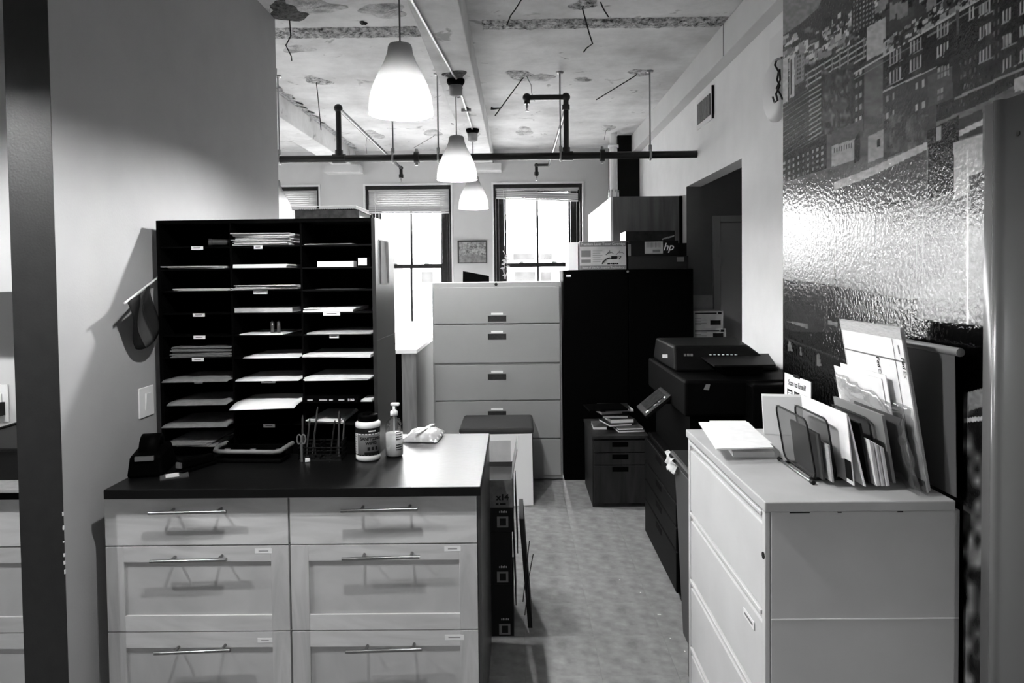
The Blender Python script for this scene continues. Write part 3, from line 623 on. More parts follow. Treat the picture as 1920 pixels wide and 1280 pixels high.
for a in [(0, 0, .53), (1, 0, .40, .032), (1, 2, .42, .055), (0, 3, .53), (2, 3, .42, .065), (0, 4, .53), (2, 4, .45, .036), (0, 5, .5), (0, 6, .5, .032), (1, 6, .5, .055), (0, 8, .55, .06), (1, 8, .5, .045)]: tagstrip(*a)
def stack(c, k, fx0, fx1, layers, dy=0.0, th=.004, m=PAPER, dep=.24, jit=.006, what='loose white sheets', cat='papers'):
    x0, _, z = slot(c, k, fx0); x1 = slot(c, k, fx1)[0]; b = MB(PAN); zz = z + (.0012 if k == 9 else 0)
    for i in range(layers):
        j = lambda: random.uniform(-jit, jit)
        p = [(x0 + j() * .6, dy + j(), zz), (x1 + j() * .6, dy + j(), zz), (x1 + j() * .3, dy + dep, zz), (x0 + j() * .3, dy + dep, zz)]
        x_lo, x_hi = T + c * CWD + .006, T + (c + 1) * CWD - .006
        p = [(min(max(q[0], x_lo), x_hi), q[1], q[2]) for q in p]
        t = th * random.uniform(.6, 1.3); b.hexa(p, [(q[0], q[1], zz + t) for q in p]); zz += t + .0004
    o = b.build('paper_stack', m); tag(o, '%s on the %s shelf, sorter %s' % (what, ORD[k], COLN[c]), cat, 'papers in the mail sorter'); return o
def sheet(c, k, fx0, fx1, over=.03, droop=.02, m=PAPER, t=.002, dep=.24, what='white sheets drooping over the edge', skew=.0):
    x0, _, z = slot(c, k, fx0); x1 = slot(c, k, fx1)[0]
    def fn(u, v):
        y = -over + v * dep; s = max(0, -y - .006) / max(over, 1e-4); lim = (x0 + (x1 - x0) * u + skew * (1 - v) * (1 if u < .5 else .3))
        return (min(max(lim, T + c * CWD + .006), T + (c + 1) * CWD - .006), y, z + t + .0008 + .004 * math.sin(u * 3) * v - droop * s * s * (1 - .45 * u))
    o = MB(PAN).grid(8, 48, fn, t).build('paper_stack', m); tag(o, '%s on the %s shelf, sorter %s' % (what, ORD[k], COLN[c]), 'papers', 'papers in the mail sorter'); return o
stack(1, 0, .02, .86, 11, .004, .0042, what='thick fanned pile of papers and folders', jit=.022, m=PAPERG)
stack(2, 0, .05, .72, 2, .01, .0016, m=PAPERG, what='two thin sheets')
stack(0, 1, .03, .88, 3, .006, .003, m=PAPERG, what='three flat grey folders', jit=.02)
stack(1, 1, .02, .78, 2, .008, .009, what='neat block of white paper')
stack(0, 2, .1, .98, 2, .01, .003, m=PAPERG, what='thin overlapping folders', jit=.015)
stack(1, 2, .02, .98, 6, .004, .0032, m=PAPERG, what='untidy open folders', jit=.03)
stack(2, 2, .2, .8, 1, .01, .0012, m=DGREY, what='single dark sheet')
stack(2, 3, .02, .72, 3, .006, .005, what='white booklets with a loose slanting leaf', jit=.012)
stack(1, 4, .1, .72, 1, .004, .003, what='single narrow white pad')
sheet(2, 4, .08, .99, .012, .004, m=PAPERG, t=.006, what='wide limp grey envelope')
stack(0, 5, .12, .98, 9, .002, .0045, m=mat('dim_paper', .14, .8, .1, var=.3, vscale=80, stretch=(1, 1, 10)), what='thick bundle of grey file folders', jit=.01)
sheet(1, 5, .18, .97, .02, .008, what='rippled white sheets'); stack(2, 5, .02, .98, 3, -.02, .0035, what='flat white printed sheets', jit=.01)
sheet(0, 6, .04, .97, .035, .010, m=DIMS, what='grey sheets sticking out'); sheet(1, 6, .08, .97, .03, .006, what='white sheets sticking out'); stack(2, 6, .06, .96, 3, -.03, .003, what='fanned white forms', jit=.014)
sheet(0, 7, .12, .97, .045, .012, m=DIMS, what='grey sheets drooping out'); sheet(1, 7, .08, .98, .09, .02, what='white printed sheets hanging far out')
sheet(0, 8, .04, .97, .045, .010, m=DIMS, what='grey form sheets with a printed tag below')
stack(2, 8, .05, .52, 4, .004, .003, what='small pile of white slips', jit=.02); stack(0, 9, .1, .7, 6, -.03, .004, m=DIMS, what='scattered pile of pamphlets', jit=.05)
stack(2, 7, .82, .97, 3, -.01, .003, what='short crumpled white slips', dep=.1, jit=.01)
# things among the papers
p = slot(2, 1, .22); q = slot(2, 1, .73); tag(MB(PAN).box(p[0], q[0], .012, .2, p[2], p[2] + .022).build('index_card_box', PAPER), 'long white carton lying on the second shelf of the sorter', 'box')
p = slot(2, 1, .78); r_ = MB(PAN).box(p[0], p[0] + .052, .006, .09, p[2], p[2] + .036).build('small_carton', BLACK); tag(r_, 'small black carton with a white label beside the long white carton', 'box')
MB(PAN).box(p[0] + .006, p[0] + .040, .0052, .006, p[2] + .005, p[2] + .033).build('label', PAPER, r_)
p = slot(2, 7, .02); bx = MB(PAN).box(p[0], p[0] + .212, -.03, .2, p[2], p[2] + .021).build('label_box', BLACK); tag(bx, 'flat black box of address labels printed 5160', 'box')
R5 = PAN.to_3x3(); ex5 = R5 @ Vector((1, 0, 0))
txt('5160', .0125, PAN @ Vector((p[0] + .188, -.0308, p[2] + .011)), ex5, EZ, PAPER, bx, bold=.0004)
for dx, w_ in ((.02, .02), (.066, .03), (.104, .014), (.14, .022)): MB(PAN).box(p[0] + dx, p[0] + dx + w_, -.0307, -.03, p[2] + .008, p[2] + .014).build('print', PAPERG, bx)
p = slot(1, 3, .0); PK = thin_glass('shiny_wrap', .3, .7); pk = thing('envelope_pack', 'shrink wrapped pack of grey envelopes on the fourth shelf of the sorter', 'envelopes', PAN @ Vector((p[0] + .1, .1, p[2])))
MB(PAN).box(p[0] + .008, p[0] + .235, .01, .2, p[2], p[2] + .018).build('envelopes', PAPERG, pk); MB(PAN).box(p[0] + .006, p[0] + .242, .006, .205, p[2] + .0195, p[2] + .021).build('wrap', PK, pk)
for dx in (.14, .165):
    p = slot(1, 4, 0); g = MB(PAN).lathe([(0, 0), (.007, 0), (.007, .042), (.003, .043), (.003, .046), (0, .046)], (p[0] + dx, .05, p[2] + .005), 12).build('battery', mat('dark_metal', .08, .3, .5, .6)); tag(g, 'small upright battery standing on the narrow white pad in the sorter', 'battery', 'batteries in the sorter')
p = slot(0, 0, .66); tag(MB(PAN).tube([(p[0], .05, p[2] + .016), (p[0] + .065, .08, p[2] + .016)], .012, 12).tube([(p[0] - .012, .045, p[2] + .016), (p[0], .05, p[2] + .016)], .015, 12).build('flashlight', DGREY), 'small dark flashlight on the top shelf of the sorter', 'flashlight')
# posted print on the flank
pp = MB(PAN); q0 = (SW + .0003); pr = thing('posted_print', 'curling pale print taped to the side of the black sorter', 'print', PAN @ Vector((SW, .15, .66)))
MB(PAN).box(q0, q0 + .001, .055, .225, .655, .83).build('sheet', PAPER, pr); MB(PAN).box(q0 + .001, q0 + .0016, .058, .085, .658, .826).build('dark_band', INK, pr)
MB(PAN).add([(q0 + .0018, .15, .825), (q0 + .0018, .222, .825), (q0 + .0018, .222, .66), (q0 + .0018, .19, .66), (q0 + .0018, .175, .74)], [(0, 1, 2, 3, 4)]).build('grey_shape', INKG, pr)
# books on the sorter
zt = .9155 + SH
def book(mm, w_, d_, h_, name, label, cover, pages, cat='book', group=None, spine=-1):
    r = thing(name, label, cat, mm.translation, group)
    MB(mm).box(0, w_, 0, d_, 0, .0025).box(0, w_, 0, d_, h_ - .0025, h_).box(0, w_, d_ - .003, d_, .0025, h_ - .0025).build('cover', cover, r) if spine > 0 else MB(mm).box(0, w_, 0, d_, 0, .0025).box(0, w_, 0, d_, h_ - .0025, h_).box(0, w_, 0, .003, .0025, h_ - .0025).build('cover', cover, r)
    MB(mm).box(.004, w_ - .004, .0035, d_ - .004, .0025, h_ - .0025).build('pages', pages, r); return r
DB = mat('dark_print_cover', .02, .4, .3, var=.9, vscale=40)
bm = PAN @ Matrix.Translation((.535, .03, SH)) @ Matrix.Rotation(math.radians(2), 4, 'Z')
b1 = book(bm, .25, .22, .034, 'catalog', 'thick catalogue with a dark printed spine lying on the sorter', DB, PAPER)
bm2 = PAN @ Matrix.Translation((.523, .028, SH + .036)) @ Matrix.Rotation(math.radians(1), 4, 'Z')
b2 = thing('spiral_notebook', 'spiral bound notebook on top of the thick catalogue', 'notebook', bm2.translation)
MB(bm2).box(0, .25, 0, .22, -.002 + .003, .012).build('pages', mat('mid_paper', .3, .6, .2), b2); MB(bm2).box(0, .25, .004, .22, .0125, .014).build('cover', PAPER, b2)
co = MB(bm2)
for i in range(26): x = .03 + i * .0085; co.tube([(x, .006 + .006 * math.cos(a), .004 + .007 * math.sin(a)) for a in [j * math.pi / 3 + .3 for j in range(6)]], .0011, 4)
co.build('spiral', PIPE, b2); MB(bm2).box(.098, .108, -.001, .004, .003, .012).build('tab', INK, b2)
# small flag on its stick, tucked behind the sorter edge
fg = thing('small_flag', 'small dark striped flag on a pale stick hung beside the sorter', 'flag', aX(270, 545, SX + .03))
s0, s1 = aX(298, 518, SX + .02), aX(234, 568, SX + .09); MB().tube([s1, s0], .004, 8).build('stick', WHITEP, fg)
def flagfn(t0, t1):
    def fn(u, v):
        tt = t0 + (t1 - t0) * u; a = s1 + (s0 - s1) * (.05 + .75 * tt); b_ = aX(262 + 36 * tt, 640 + 16 * math.sin(tt * 3 + 1) - 6 * tt, SX + .05)
        p = a.lerp(b_, v); return (p.x + .012 * math.sin(v * 5 + tt * 4), p.y - .03 * math.sin(v * 2.6) * .5, p.z)
    return fn
for t0, t1, m in ((0, .36, FLAGD), (.36, .66, FLAGM), (.66, 1, FLAGD)): MB().grid(5, 10, flagfn(t0, t1), .0008).build('stripe', m, fg)
# light switch
sw = thing('light_switch', 'white wall switch with a wide rocker on the light wall by the sorter', 'switch', aX(272, 760, SX))
p, q = aX(258, 729, SX), aX(287, 787, SX); MB().box(SX, SX + .006, p.y, q.y, p.z - .115, p.z).build('plate', WHITEP, sw, bevel=.002)
yc = p.y * .45 + q.y * .55; MB().hexa([(SX + .006, yc - .017, p.z - .09), (SX + .008, yc - .017, p.z - .09), (SX + .008, yc + .017, p.z - .09), (SX + .006, yc + .017, p.z - .09)], [(SX + .006, yc - .017, p.z - .025), (SX + .013, yc - .017, p.z - .025), (SX + .013, yc + .017, p.z - .025), (SX + .006, yc + .017, p.z - .025)]).build('rocker', WHITEP, sw)

# ---- beige lateral file
lf = thing('lateral_file', 'tall beige five drawer lateral file cabinet under the windows', 'file cabinet', (-.15, 5.57, 0))
bx0, bx1 = aY(812, 700, 5.34).x, aY(1054, 700, 5.34).x; zt_ = aY(930, 529, 5.34).z
MB().box(bx0, bx1, 5.345, 5.8, .012, zt_ - .0).build('body', BEIGE, lf, bevel=.004)
MB().box(bx0 + .02, bx1 - .02, 5.38, 5.75, 0, .012).build('plinth', DGREY, lf)
rows = [(538, 606), (608, 679.5), (684, 749.5), (751.5, 821), (823, 891)]
hys = [597, 631, 706, 776, 848]
for k, (ya, yb) in enumerate(rows):
    z1, z0 = aY(930, ya, 5.34).z, aY(930, yb, 5.34).z; d = MB().box(bx0 + .016, bx1 - .016, 5.328, 5.344, z0, z1).build('drawer', BEIGE, lf, bevel=.002)
    xc = aY(932, hys[k], 5.32).x; zc = aY(932, hys[k], 5.32).z
    MB().box(xc - .072, xc + .072, 5.3265, 5.3285, zc - .024, zc + .024).build('pull_recess', mat('dark_pull', .025, .4, .3, var=.3, vscale=60), d)
    h = MB(); h.box(xc - .078, xc + .078, 5.322, 5.328, zc + .022, zc + .029).box(xc - .078, xc - .071, 5.322, 5.328, zc - .026, zc + .022).box(xc + .071, xc + .078, 5.322, 5.328, zc - .026, zc + .022).build('pull_frame', BEIGE, d)
    MB().box(xc - .045, xc + .045, 5.322, 5.3285, zc + .03, zc + .044).build('label_holder', WHITEP, d)
p = aY(930, 530, 5.343); MB().tube([(p.x, 5.34, p.z + -.012), (p.x, 5.347, p.z - .012)], .012, 12).build('lock', INK, lf)
# ---- black storage cabinet
sc_ = thing('storage_cabinet', 'tall black steel two door storage cabinet beside the beige file', 'cabinet', (.86, 5.56, 0))
kx0, kx1 = aY(1057, 700, 5.33).x, aY(1301, 700, 5.33).x; kz = aY(1180, 505, 5.33).z
MB().box(kx0, kx1, 5.345, 5.79, 0.0, kz).build('body', BLACKC, sc_, bevel=.003); km = (kx0 + kx1) / 2
for a, b in ((kx0 + .004, km - .002), (km + .002, kx1 - .004)):
    d = MB().box(a, b, 5.326, 5.344, .05, kz - .004).build('door', BLACKC, sc_, bevel=.002)
p = aY(1177, 508, 5.325); MB().tube([(p.x, 5.322, p.z - .004), (p.x, 5.327, p.z - .004)], .009, 12).build('lock', CHROME, sc_)
p = aY(1066, 517, 5.325); MB().box(p.x - .018, p.x + .018, 5.3245, 5.3258, p.z - .007, p.z + .007).build('label', PAPER, sc_)
# ---- wood wardrobe against the right wall
wd = thing('wardrobe', 'tall wood wardrobe with white doors against the right wall behind the black cabinet', 'wardrobe', (1.1, 6.8, 0))
WZT = aX(1280, 367, XW).z; MB().box(.815, XW - .004, 5.87, 7.72, 0, WZT).build('body', WOODM, wd)
MB().box(XW - .03, XW - .003, 5.862, 5.869, 0, WZT).build('edge_strip', BLACK, wd)
for k in range(5): y0 = 5.872 + k * .37; d = MB().box(.795, .8145, y0, y0 + .364, .06, WZT - .003).build('door', WHITEC, wd); MB().box(.785, .795, y0 + (.03 if k % 2 else .32), y0 + (.045 if k % 2 else .335), 1.0, 1.2).build('handle', STEEL, d)
# ---- low counter by the window
lc = thing('low_bookcase', 'low grey bookcase with a white top and a wooden end below the windows', 'bookcase', (-1.2, 6.6, 0))
p = aY(780, 655, 5.2); lx = p.x; lz = p.z
MB().box(-1.75, lx - .004, 5.225, 8.3, .0, lz - .03).build('body', mat('mid_grey_paint', .12, .5, .2), lc); MB().box(-1.75, lx - .11, 5.2, 5.224, 0, lz - .03).build('end_panel', BLACK, lc); MB().box(lx - .11, lx - .002, 5.2, 5.224, 0, lz - .03).build('end_post', wood('pale_post', .22, .13, 3, (6, 6, .6)), lc)
MB().box(-1.77, lx + .006, 5.19, 8.32, lz - .029, lz).build('top', WHITEC, lc)
tag(MB().box(-1.15, -.80, 5.6, 7.0, lz + .0005, lz + .01).build('board', WHITEC), 'flat white board lying on the low bookcase under the window', 'board')
pm = thing('desk_monitor', 'dark flat monitor back edge standing behind the beige file cabinet', 'monitor', (-.5, 6.6, 1.0))
a0, a1 = aY(868, 508, 6.6), aY(917, 517, 6.6)
MB().hexa([(a0.x - .01, 6.6, 1.2), (a1.x, 6.6, 1.2), (a1.x, 6.63, 1.2), (a0.x - .01, 6.63, 1.2)], [(a0.x, 6.6, a0.z), (a1.x, 6.6, a1.z), (a1.x, 6.63, a1.z), (a0.x, 6.63, a0.z)]).build('panel', BLACKC, pm); xm = (a0.x + a1.x) / 2
MB().box(xm - .03, xm + .03, 6.63, 6.66, .0, 1.4).box(xm - .12, xm + .12, 6.55, 6.75, 0, .02).build('stand', BLACKC, pm)
# ---- walnut pedestal
pd = thing('drawer_pedestal', 'dark walnut three drawer pedestal with books piled on top', 'pedestal', (.68, 5.0, 0))
px0, px1 = aZ(1111, 952, 0).x, aZ(1216, 950, 0).x; pz = aY(1160, 817, 4.7).z
MB().box(px0 + .004, px1 - .004, 4.722, 5.26, .0, pz - .02).build('body', WOODD, pd); MB().box(px0 - .002, px1 + .002, 4.695, 5.27, pz - .019, pz).build('top', WOODD, pd); 
for f0, f1, hh in ((.0, .19, .1), (.197, .385, .1), (.392, 1.0, .13)):
    H = pz - .03; z1 = H - f0 * (H - .03); z0 = H - f1 * (H - .03); d = MB().box(px0 + .016, px1 - .016, 4.702, 4.721, z0, z1 - .003).build('drawer', WOODD, pd); xc = (px0 + px1) / 2 + .0
    MB().box(xc - .055, xc + .055, 4.6995, 4.703, z1 - .045, z1 - .012).build('pull', BLACK, d)
DK = mat('dark_cover', .012, .4, .3, var=.5, vscale=20); MK = mat('mid_cover', .09, .4, .3, var=.5, vscale=20)
random.seed(31); zz = {0: pz + .0008, 1: pz + .0008}
for k, (pile, px, py, w_, d_, h_, ang, cv, what) in enumerate([
    (0, 1112, 806, .10, .20, .022, -2, MK, 'pale paperback at the foot of the shorter pile'), (1, 1160, 812, .19, .24, .018, 8, DK, 'dark glossy book at the foot of the taller pile'), (1, 1159, 812, .18, .23, .016, 5, MK, 'grey paperback second from the bottom of the taller pile'),
    (1, 1143, 810, .17, .22, .016, 14, DK, 'dark booklet third from the bottom of the taller pile'), (1, 1145, 808, .17, .20, .03, 8, MK, 'thick paperback in the middle of the taller pile'), (1, 1130, 806, .18, .20, .022, -6, DK, 'dark paperback with pale pages above the thick one'),
    (1, 1128, 806, .16, .19, .022, 12, MK, 'paperback near the top of the taller pile'), (1, 1136, 806, .20, .2, .012, 4, PAPERG, 'thin pale booklet under the top books'), (1, 1122, 806, .22, .2, .014, -4, DK, 'flat dark book just under the black folder')]):
    q = aZ(px, py, pz); mb_ = Matrix.Translation((q.x, max(q.y, 4.72), zz[pile])) @ Matrix.Rotation(math.radians(ang), 4, 'Z'); zz[pile] += h_ + .0006
    book(mb_, w_, d_, h_, 'book', what + ' on the walnut pedestal', cv, PAPER, group='books piled on the pedestal', spine=1)
q = aZ(1105, 806, pz); tag(MB(Matrix.Translation((q.x - .01, 4.76, zz[1])) @ Matrix.Rotation(math.radians(6), 4, 'Z')).box(0, .27, 0, .22, 0, .012).build('black_folder', BLACK), 'black folder on top of the taller book pile on the pedestal', 'folder')
# ---- padded pedestal with leaning white board
cp = thing('cushion_pedestal', 'white mobile pedestal with a dark grey cushion top near the beige file', 'pedestal', (-.17, 5.0, 0))
cz = aY(1000, 812, 4.84).z
MB().box(-.41, .098, 4.84, 5.26, .03, cz - .005).build('body', mat('pedestal_grey', .06, .5, .2), cp); MB().box(-.42, -.4105, 4.84, 5.26, .03, cz - .005).build('side', WHITEC, cp)
for x in (-.38, .07):
    for y in (4.88, 5.22): MB().tube([(x, y, .0), (x, y, .03)], .02, 10).build('caster', RUBBER, cp)
MB().box(-.42, .105, 4.82, 5.28, cz - .004, cz + .045).build('cushion', mat('charcoal_felt', .04, .9, .1, bump=.2, bscale=300), cp, bevel=.018)
wbm = Matrix.Translation((-.21, 4.735, .004)) @ Matrix.Rotation(math.radians(3.0), 4, 'Z') @ Matrix.Rotation(math.radians(-6.0), 4, 'X')
wb = MB(wbm).box(0, .305, 0, .010, 0, .49).build('white_board', WHITEC); tag(wb, 'white panel leaning against the cushion topped pedestal', 'panel')

# ---- paper cartons stacked behind the cabinet end
for k in range(3):
    z0 = .0 + k * .2335; jx = (.0, -.006, .004)[k]
    r = thing('paper_carton', ['bottom', 'middle', 'top'][k] + ' black paper carton of the stack behind the counter end', 'box', (-.25, 3.2, z0), 'paper cartons stacked in the aisle')
    MB().box(-.46, -.032 + jx, 3.03, 3.33, z0 + .0005, z0 + .232).build('carton', CARDK, r)
    yl = (978, 1081, 1179)[2 - k]; p = aY(948 if k else 952, yl, 3.03); MB().box(p.x - .038, p.x + .012, 3.0285, 3.0296, p.z - .024, p.z + .024).build('label', INKG, r); MB().box(p.x - .026, p.x + .002, 3.0278, 3.0284, p.z - .016, p.z + .016).build('print', INK, r)
    sk = MB()
    for i in range(5): sk.box(p.x - .028 + i * .0075, p.x - .0235 + i * .0075, 3.0286, 3.0296, p.z + .041, p.z + .048 + .002 * (i % 2))
    sk.build('stamp', PAPERG, r)
    if k == 2:
        MB().box(-.46, -.03, 3.0275, 3.0282, z0 + .11, z0 + .2325).build('torn_wrap', mat('cardboard_wrap', .10, .6, .3, var=.3, vscale=25), r); txt('x14', .036, (-.075, 3.0268, z0 + .155), EXF, EZ, INK, r, bold=.0015)
        sk = MB()
        for i, w_ in enumerate((.012, .026)): sk.box(-.105 + i * .018, -.105 + i * .018 + w_, 3.0266, 3.0274, z0 + .122, z0 + .130)
        sk.build('small_print', INK, r)
        MB().slab((-.44, 3.328, z0 + .232), (1, 0, 0), (0, .12, 1), (0, 1, 0), .40, .10, .004).build('flap', CARDL, r)
        MB().slab((-.034, 3.05, z0 + .232), (0, 1, 0), (.18, 0, 1), (1, 0, 0), .26, .13, .004).build('flap', CARD, r)
    if k: MB().slab((-.026 + jx, 3.04, z0 + .2), (0, 1, 0), (.03, 0, -1), (1, 0, 0), .25, .30, .004).build('flap', CARDK, r)
fb = MB().slab((.032, 3.1, .0), (0, 1, 0), (-.07, 0, 1), (1, 0, 0), .28, .5, .02).build('portfolio', RUBBER); tag(fb, 'black portfolio leaning on the paper cartons', 'portfolio')
st = MB()
for (x, z, dx) in ((.03, .42, .012), (.038, .36, .02)): st.tube([(x - .02, 3.06, z - .28), (x, 3.05, z - .1), (x + dx, 3.05, z)], .0022, 5)
tag(st.build('loose_cable', PIPE), 'thin loose cables sticking out by the paper cartons', 'cable')

# ---- boxes on the black cabinet
bxa, bxb = aY(1087, 480, 5.36).x, aY(1174, 480, 5.36).x; tz = aY(1130, 452, 5.36).z
tb = thing('toner_box', 'white toner cartridge box with grey bands on the black cabinet', 'box', ((bxa + bxb) / 2, 5.5, kz))
MB().box(bxa, bxb, 5.36, 5.66, kz + .001, tz).build('carton', CARDL, tb); H = tz - kz
MB().box(bxa, bxb, 5.3590, 5.3597, tz - .042, tz - .002).box(bxa, bxb, 5.3590, 5.3597, kz + .002, kz + .034).build('band', INKG, tb)
txt('Premium Laser Toner Cartridge', .026, ((bxa + bxb) / 2, 5.358, tz - .022), EXF, EZ, CARDL, tb, bold=.0008); txt('State of the Art Imaging Technology', .022, ((bxa + bxb) / 2, 5.358, kz + .018), EXF, EZ, CARDL, tb, bold=.0004)
MB().box(bxa + .012, bxa + .085, 5.3588, 5.3597, kz + .10, kz + .15).box(bxa + .012, bxa + .085, 5.3588, 5.3597, kz + .055, kz + .08).build('print_block', INKG, tb)
lb = MB()
for i in range(6): lb.box(bxa + .10, bxa + .16 + .015 * (i % 2), 5.3588, 5.3597, kz + .06 + i * .017, kz + .063 + i * .017)
lb.build('print_lines', INKG, tb)
sq = MB()
for x0_ in (bxb - .155, bxb - .075): sq.tube([(x0_, 5.3586, kz + .115), (x0_ + .018, 5.3586, kz + .135), (x0_ + .026, 5.3586, kz + .148), (x0_ + .022, 5.3586, kz + .128), (x0_ + .045, 5.3586, kz + .133), (x0_ + .058, 5.3586, kz + .122)], .0022, 5)
sq.build('script_swash', INKG, tb)
sw_ = MB().tube([(bxb - .185, 5.3585, kz + .045), (bxb - .178, 5.3585, kz + .062), (bxb - .155, 5.3585, kz + .082), (bxb - .125, 5.3585, kz + .092)], .004, 6); sw_.box(bxb - .115, bxb - .07, 5.3582, 5.359, kz + .083, kz + .105); sw_.tube([(bxb - .06, 5.3585, kz + .106), (bxb - .04, 5.3585, kz + .102), (bxb - .055, 5.3585, kz + .08)], .003, 6).build('logo', INK, tb)
wm = MB()
for i, (dx, w_) in enumerate(((0, .022), (.026, .010), (.039, .014), (.055, .013), (.071, .014))): wm.box(bxb - .145 + dx, bxb - .145 + dx + w_, 5.3582, 5.3592, kz + .041 + .002 * (i % 2), kz + .052)
wm.build('word_mark', INK, tb)
wl = MB().box(bxa - .085, bxa - .012, 5.38, 5.7, kz + .001, kz + .215).build('white_carton', WHITEC); tag(wl, 'plain white carton squeezed behind the toner cartridge box', 'box')
hx0, hx1 = aY(1178, 480, 5.36).x, aY(1290, 480, 5.36).x; z1 = aY(1230, 480, 5.36).z; z2 = aY(1230, 451, 5.36).z; z3 = aY(1230, 433, 5.42).z
hb = thing('black_carton', 'low black carton under the printer cartridge boxes on the black cabinet', 'box', ((hx0 + hx1) / 2, 5.5, kz)); MB().box(hx0, hx1, 5.352, 5.7, kz + .001, z1 - .0006).build('carton', mat('black_print_card', .014, .5, .2), hb)
p = aY(1276, 486, 5.35); MB().box(p.x - .028, p.x + .028, 5.3505, 5.3515, p.z - .018, p.z + .018).build('sticker', INKG, hb)
h2 = thing('hp_carton', 'black printer cartridge box printed hp with a white shipping label', 'box', ((hx0 + hx1) / 2, 5.5, z1)); MB().box(hx0 + .005, hx1 - .075, 5.358, 5.68, z1, z2 - .0006).build('carton', CARDK, h2)
p, q = aY(1209, 453, 5.357), aY(1243, 475, 5.357); MB().box(p.x, q.x, 5.3568, 5.3576, q.z, p.z).build('shipping_label', CARDL, h2)
br = MB()
for i in range(12): x = p.x + .012 + i * .0095; br.box(x, x + random.choice((.003, .005)), 5.356, 5.3568, p.z - .045, p.z - .006)
br.box(p.x + .06, q.x - .02, 5.356, 5.3568, q.z + .008, q.z + .03).build('barcode', INKG, h2)
c = aY(1253, 463, 5.355); txt('hp', .08, (c.x, 5.3562, c.z), EXF, EZ, PAPER, h2, shear=.3, bold=.001)
p = aY(1180, 465, 5.357); MB().box(p.x - .012, p.x + .012, 5.3566, 5.3576, p.z - .06, p.z + .03).build('tape', GREYP, h2)
h3 = thing('cartridge_box', 'flat dark cartridge box with a striped emblem on top of the pile', 'box', ((hx0 + hx1) / 2, 5.56, z2)); MB().box(hx0 - .008, hx1 - .09, 5.41, 5.70, z2, z3).build('carton', mat('dark_print_card', .012, .5, .2, var=.6, vscale=25), h3); MB().box(hx0 - .012, hx0 - .0085, 5.41, 5.70, z2, z3).build('white_flap', WHITEC, h3)
p = aY(1253, 447, 5.41); e_ = MB()
for i in range(3): e_.slab((p.x - .05 + i * .025, 5.409, p.z - .012 + .006 * i), (1, 0, .35), (.35, 0, 1), (0, -1, 0), .045, .012, .0008)
e_.build('emblem', PAPERG, h3)
h4 = MB().box(hx1 - .07, hx1 + .0, 5.40, 5.68, z1, z1 + .10).build('black_case', CARDK); tag(h4, 'small black case at the wall end of the carton pile', 'case')

# ---- cartons in the doorway
ux0 = kx1 + .012
for k, (ya, yb, xr, dark) in enumerate(((640, 900, 1362, 1), (616, 640, 1361, 0), (583, 616, 1356, 0))):
    xr_ = aY(xr, 640, 5.38).x; z0 = aY(1330, yb, 5.38).z if k else 0.0; z1_ = aY(1330, ya, 5.38).z
    r = thing('supply_carton', ['dark carton at the bottom of the pile in the doorway', 'lower white printed carton of the pile in the doorway', 'upper white printed carton of the pile with raised flaps'][k], 'box', ((ux0 + xr_) / 2, 5.5, z0), 'cartons piled in the doorway')
    MB().box(ux0, xr_, 5.38, 5.66, z0 + .0005, z1_ - .0005).build('carton', CARDK if dark else CARDL, r)
    if not dark:
        MB().box(ux0 + .01, xr_ - .05, 5.3788, 5.3796, z1_ - .022, z1_ - .012).build('heading', INK, r); MB().box(xr_ - .04, xr_ - .012, 5.3788, 5.3796, z1_ - .026, z1_ - .008).build('emblem', INK, r)
        MB().box(xr_ - .10, xr_ - .02, 5.3788, 5.3796, z0 + .03, z0 + .065).build('code_box', INK, r); t_ = MB()
        for i in range(5): t_.box(ux0 + .01, ux0 + .06 + .04 * (i % 2), 5.3788, 5.3796, z0 + .03 + i * .012, z0 + .034 + i * .012)
        t_.build('print_lines', INKG, r)
    if k == 2: MB().slab((ux0 + .015, 5.64, z1_), (1, 0, 0), (0, .08, 1), (0, 1, 0), xr_ - ux0 - .02, .115, .004).build('flap', CARDL, r)

# ---- copier
cpx0, cpx1, cy0, cy1 = .745, 1.36, 3.27, 4.10
cpr = thing('copier', 'large black office copier with a tilted touch panel between pedestal and bin', 'copier', (1.05, 3.7, 0))
for x in (.80, 1.3):
    for y in (3.32, 4.05): MB().tube([(x, y - .012, .025), (x, y + .012, .025)], .025, 12).build('caster', RUBBER, cpr)
MB().box(cpx0 + .02, cpx1, cy0, cy1, .05, .66).build('base', COPB, cpr, bevel=.008)
for k, (z0, z1) in enumerate(((.07, .27), (.275, .385), (.39, .50), (.505, .64))):
    d = MB().box(cpx0, cpx0 + .019, cy0 + .01, cy1 - .01, z0, z1 - .004).build('paper_drawer', COPG, cpr, bevel=.004)
    MB().box(cpx0 - .0012, cpx0 + .002, 3.62, 3.76, z1 - .05, z1 - .02).build('pull', COPB, d)
MB().box(cpx0 + .07, cpx1, cy0 + .02, cy1, .66, .93).build('output_bay', COPB, cpr); MB().box(cpx0 + .03, cpx1, cy0 - .05, cy1 + .02, .93, 1.10).build('scanner', COPB, cpr, bevel=.012)
MB().box(cpx1 - .3, cpx1 - .02, cy0 - .13, cy0 + .02, .25, 1.09).build('rear_housing', COPB, cpr, bevel=.01)
az = 1.607 - (655 - 514) * 3.5 / 1300
MB().hexa([(.79, 3.50, 1.105), (1.33, 3.50, 1.105), (1.33, 4.05, 1.105), (.79, 4.05, 1.105)], [(.80, 3.56, az), (1.18, 3.56, az), (1.26, 4.02, az), (.80, 4.02, az)]).build('document_feeder', COPG, cpr, bevel=.012)
